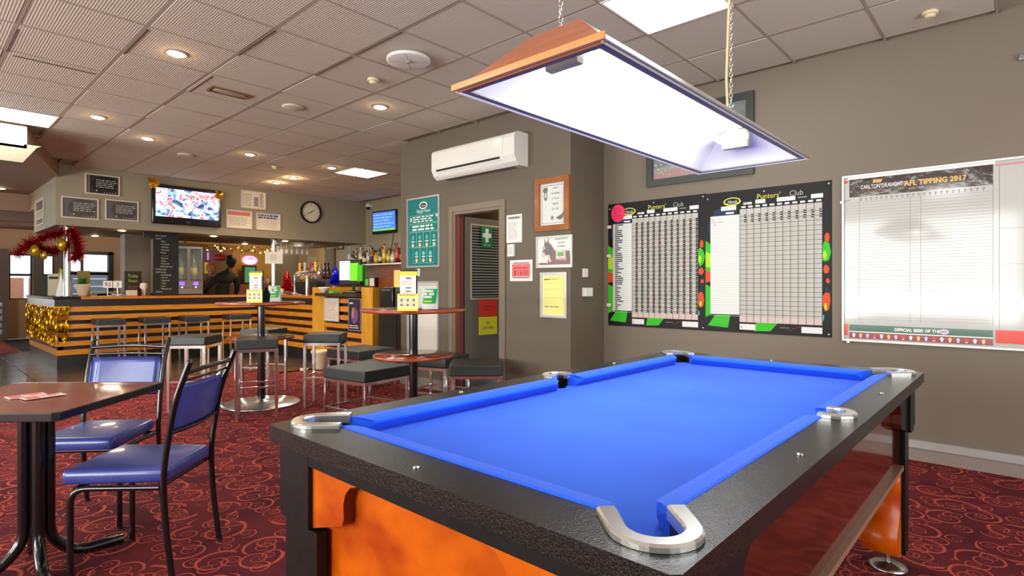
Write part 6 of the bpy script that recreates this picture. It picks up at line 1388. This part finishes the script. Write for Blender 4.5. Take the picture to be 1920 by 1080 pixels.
def person(label, loc, rz, body, head, jacket, hairc, face, hands, hips):
    pp = thing('person', label, 'person', loc, rz)
    ed = [(0, 1), (1, 2), (2, 3), (3, 4), (4, 5), (3, 6), (6, 7), (7, 8), (3, 9), (9, 10), (10, 11)]
    skin(ed, body, 'body', jacket, pp)
    SK = M('skin', (176, 116, 88), .55); TR = M('dark trousers', (24, 24, 28), .8)
    hx, hy, hz = head
    # head: skull, nose, ears, eyes, mouth; the face looks towards -x of the figure (away from the back)
    b = MB(); b.ball((hx, hy, hz), .098, 20, 0, (1.0, .90, 1.25)); b.ball((hx - .01, hy + .088, hz - .01), .022, 8, 0, (1, .5, 1.3)); b.ball((hx - .01, hy - .088, hz - .01), .022, 8, 0, (1, .5, 1.3)); b.ball((hx - .098, hy, hz - .02), .017, 8, 0, (1.1, .7, 1.5)); b.ball((hx - .06, hy, hz - .085), .045, 12)
    b.ring([(body[4][0], body[4][1], body[4][2] - .05), (hx + .01, hy, hz - .06)], [.056, .05], 14); b.build('head', SK, pp)
    b = MB()
    for s_ in (-1, 1): b.ball((hx - .088, hy + .034 * s_, hz + .012), .012, 8, 0, (.6, 1, .7))
    b.box(hx - .102, hy - .022, hz - .068, hx - .09, hy + .022, hz - .060, 1); b.build('face', [BLK, M('lips', (140, 60, 54), .5)], pp)
    b = MB(); b.ball((hx + .022, hy, hz + .03), .108, 20, 0, (1.0, .97, 1.12)); b.ball((hx + .05, hy, hz - .05), .072, 14, 0, (.7, 1, 1.0)); b.build('hair', hairc, pp)
    for (a_, c_, d_), sg in zip(hands, (1, -1)):
        b = MB(); b.ball((a_ - .02, c_, d_ - .01), .036, 10, 0, (1.2, 1, .6))
        for k_ in range(4):
            yy = c_ + (.024 - .016 * k_) * sg; ln = (.070, .080, .076, .060)[k_]
            b.ring([(a_ - .04, yy, d_ - .006), (a_ - .04 - ln * .5, yy, d_ - .008), (a_ - .04 - ln, yy, d_ - .026)], [.0095, .0085, .007], 7)
        b.ring([(a_ - .01, c_ - .028 * sg, d_ - .008), (a_ - .035, c_ - .05 * sg, d_ - .012), (a_ - .06, c_ - .052 * sg, d_ - .02)], [.011, .0095, .008], 7); b.build('hand', SK, pp)
    b = MB(); b.ring([(hips[0], hips[1], 1.0), (hips[0], hips[1], .80)], [.165, .155], 18)
    for s_ in (-.09, .09): b.ring([(hips[0], hips[1] + s_, .9), (hips[0], hips[1] + s_ * 1.1, .5), (hips[0], hips[1] + s_ * 1.1, .08)], [.098, .072, .058], 14)
    b.build('trousers', TR, pp)
    for s_ in (-.10, .10): b = MB(); b.rbox(hips[0] - .19, hips[1] + s_ - .045, 0, hips[0] + .07, hips[1] + s_ + .045, .085, .03, 0, 3); b.build('shoe', BLK, pp)
person('person in a dark jacket behind the bar, back turned, bending to the left', (-12.15, 4.60, 0), 0,
       [(0, -.12, .93, .16, .14), (0, -.11, 1.10, .17, .14), (0, -.08, 1.27, .19, .14), (.01, -.03, 1.42, .16, .11), (.0, .03, 1.52, .07, .07), (-.01, .05, 1.60, .05, .05),
        (0, .15, 1.40, .078, .078), (.0, .20, 1.18, .060, .060), (-.12, .20, 1.03, .042, .042), (.0, -.23, 1.36, .078, .078), (-.05, -.36, 1.19, .058, .058), (-.24, -.37, 1.06, .042, .042)],
       (-.01, .06, 1.70), M('dark olive jacket', (50, 48, 36), .8), M('dark brown hair', (34, 22, 16), .6), False, ((-.12, .20, 1.03), (-.24, -.37, 1.06)), (0, -.12))
person('person in a brown top behind the bar, face turned this way, orange hair', (-13.2, 4.66, 0), R(165),
       [(0, 0, .90, .14, .12), (0, 0, 1.05, .14, .12), (0, 0, 1.18, .16, .12), (0, 0, 1.31, .14, .10), (0, 0, 1.40, .06, .06), (0, 0, 1.47, .05, .05),
        (0, .17, 1.28, .068, .068), (.02, .22, 1.06, .052, .052), (-.16, .18, .96, .04, .04), (0, -.17, 1.28, .068, .068), (.02, -.22, 1.06, .052, .052), (-.16, -.18, .96, .04, .04)],
       (-.01, 0, 1.58), M('brown knit top', (112, 88, 62), .8), M('orange hair', (190, 88, 36), .6), True, ((-.16, .18, .96), (-.16, -.18, .96)), (0, 0))

x, z = ony(1916, 108, 4.80); b = MB(); b.rbox(-.012, -.03, -.02, .012, 0, .02, .004); tag(b.build('wall_hook', STEEL), 'small metal hook on the back wall at the right edge of the picture', 'hook', loc=(x, 4.809, z))
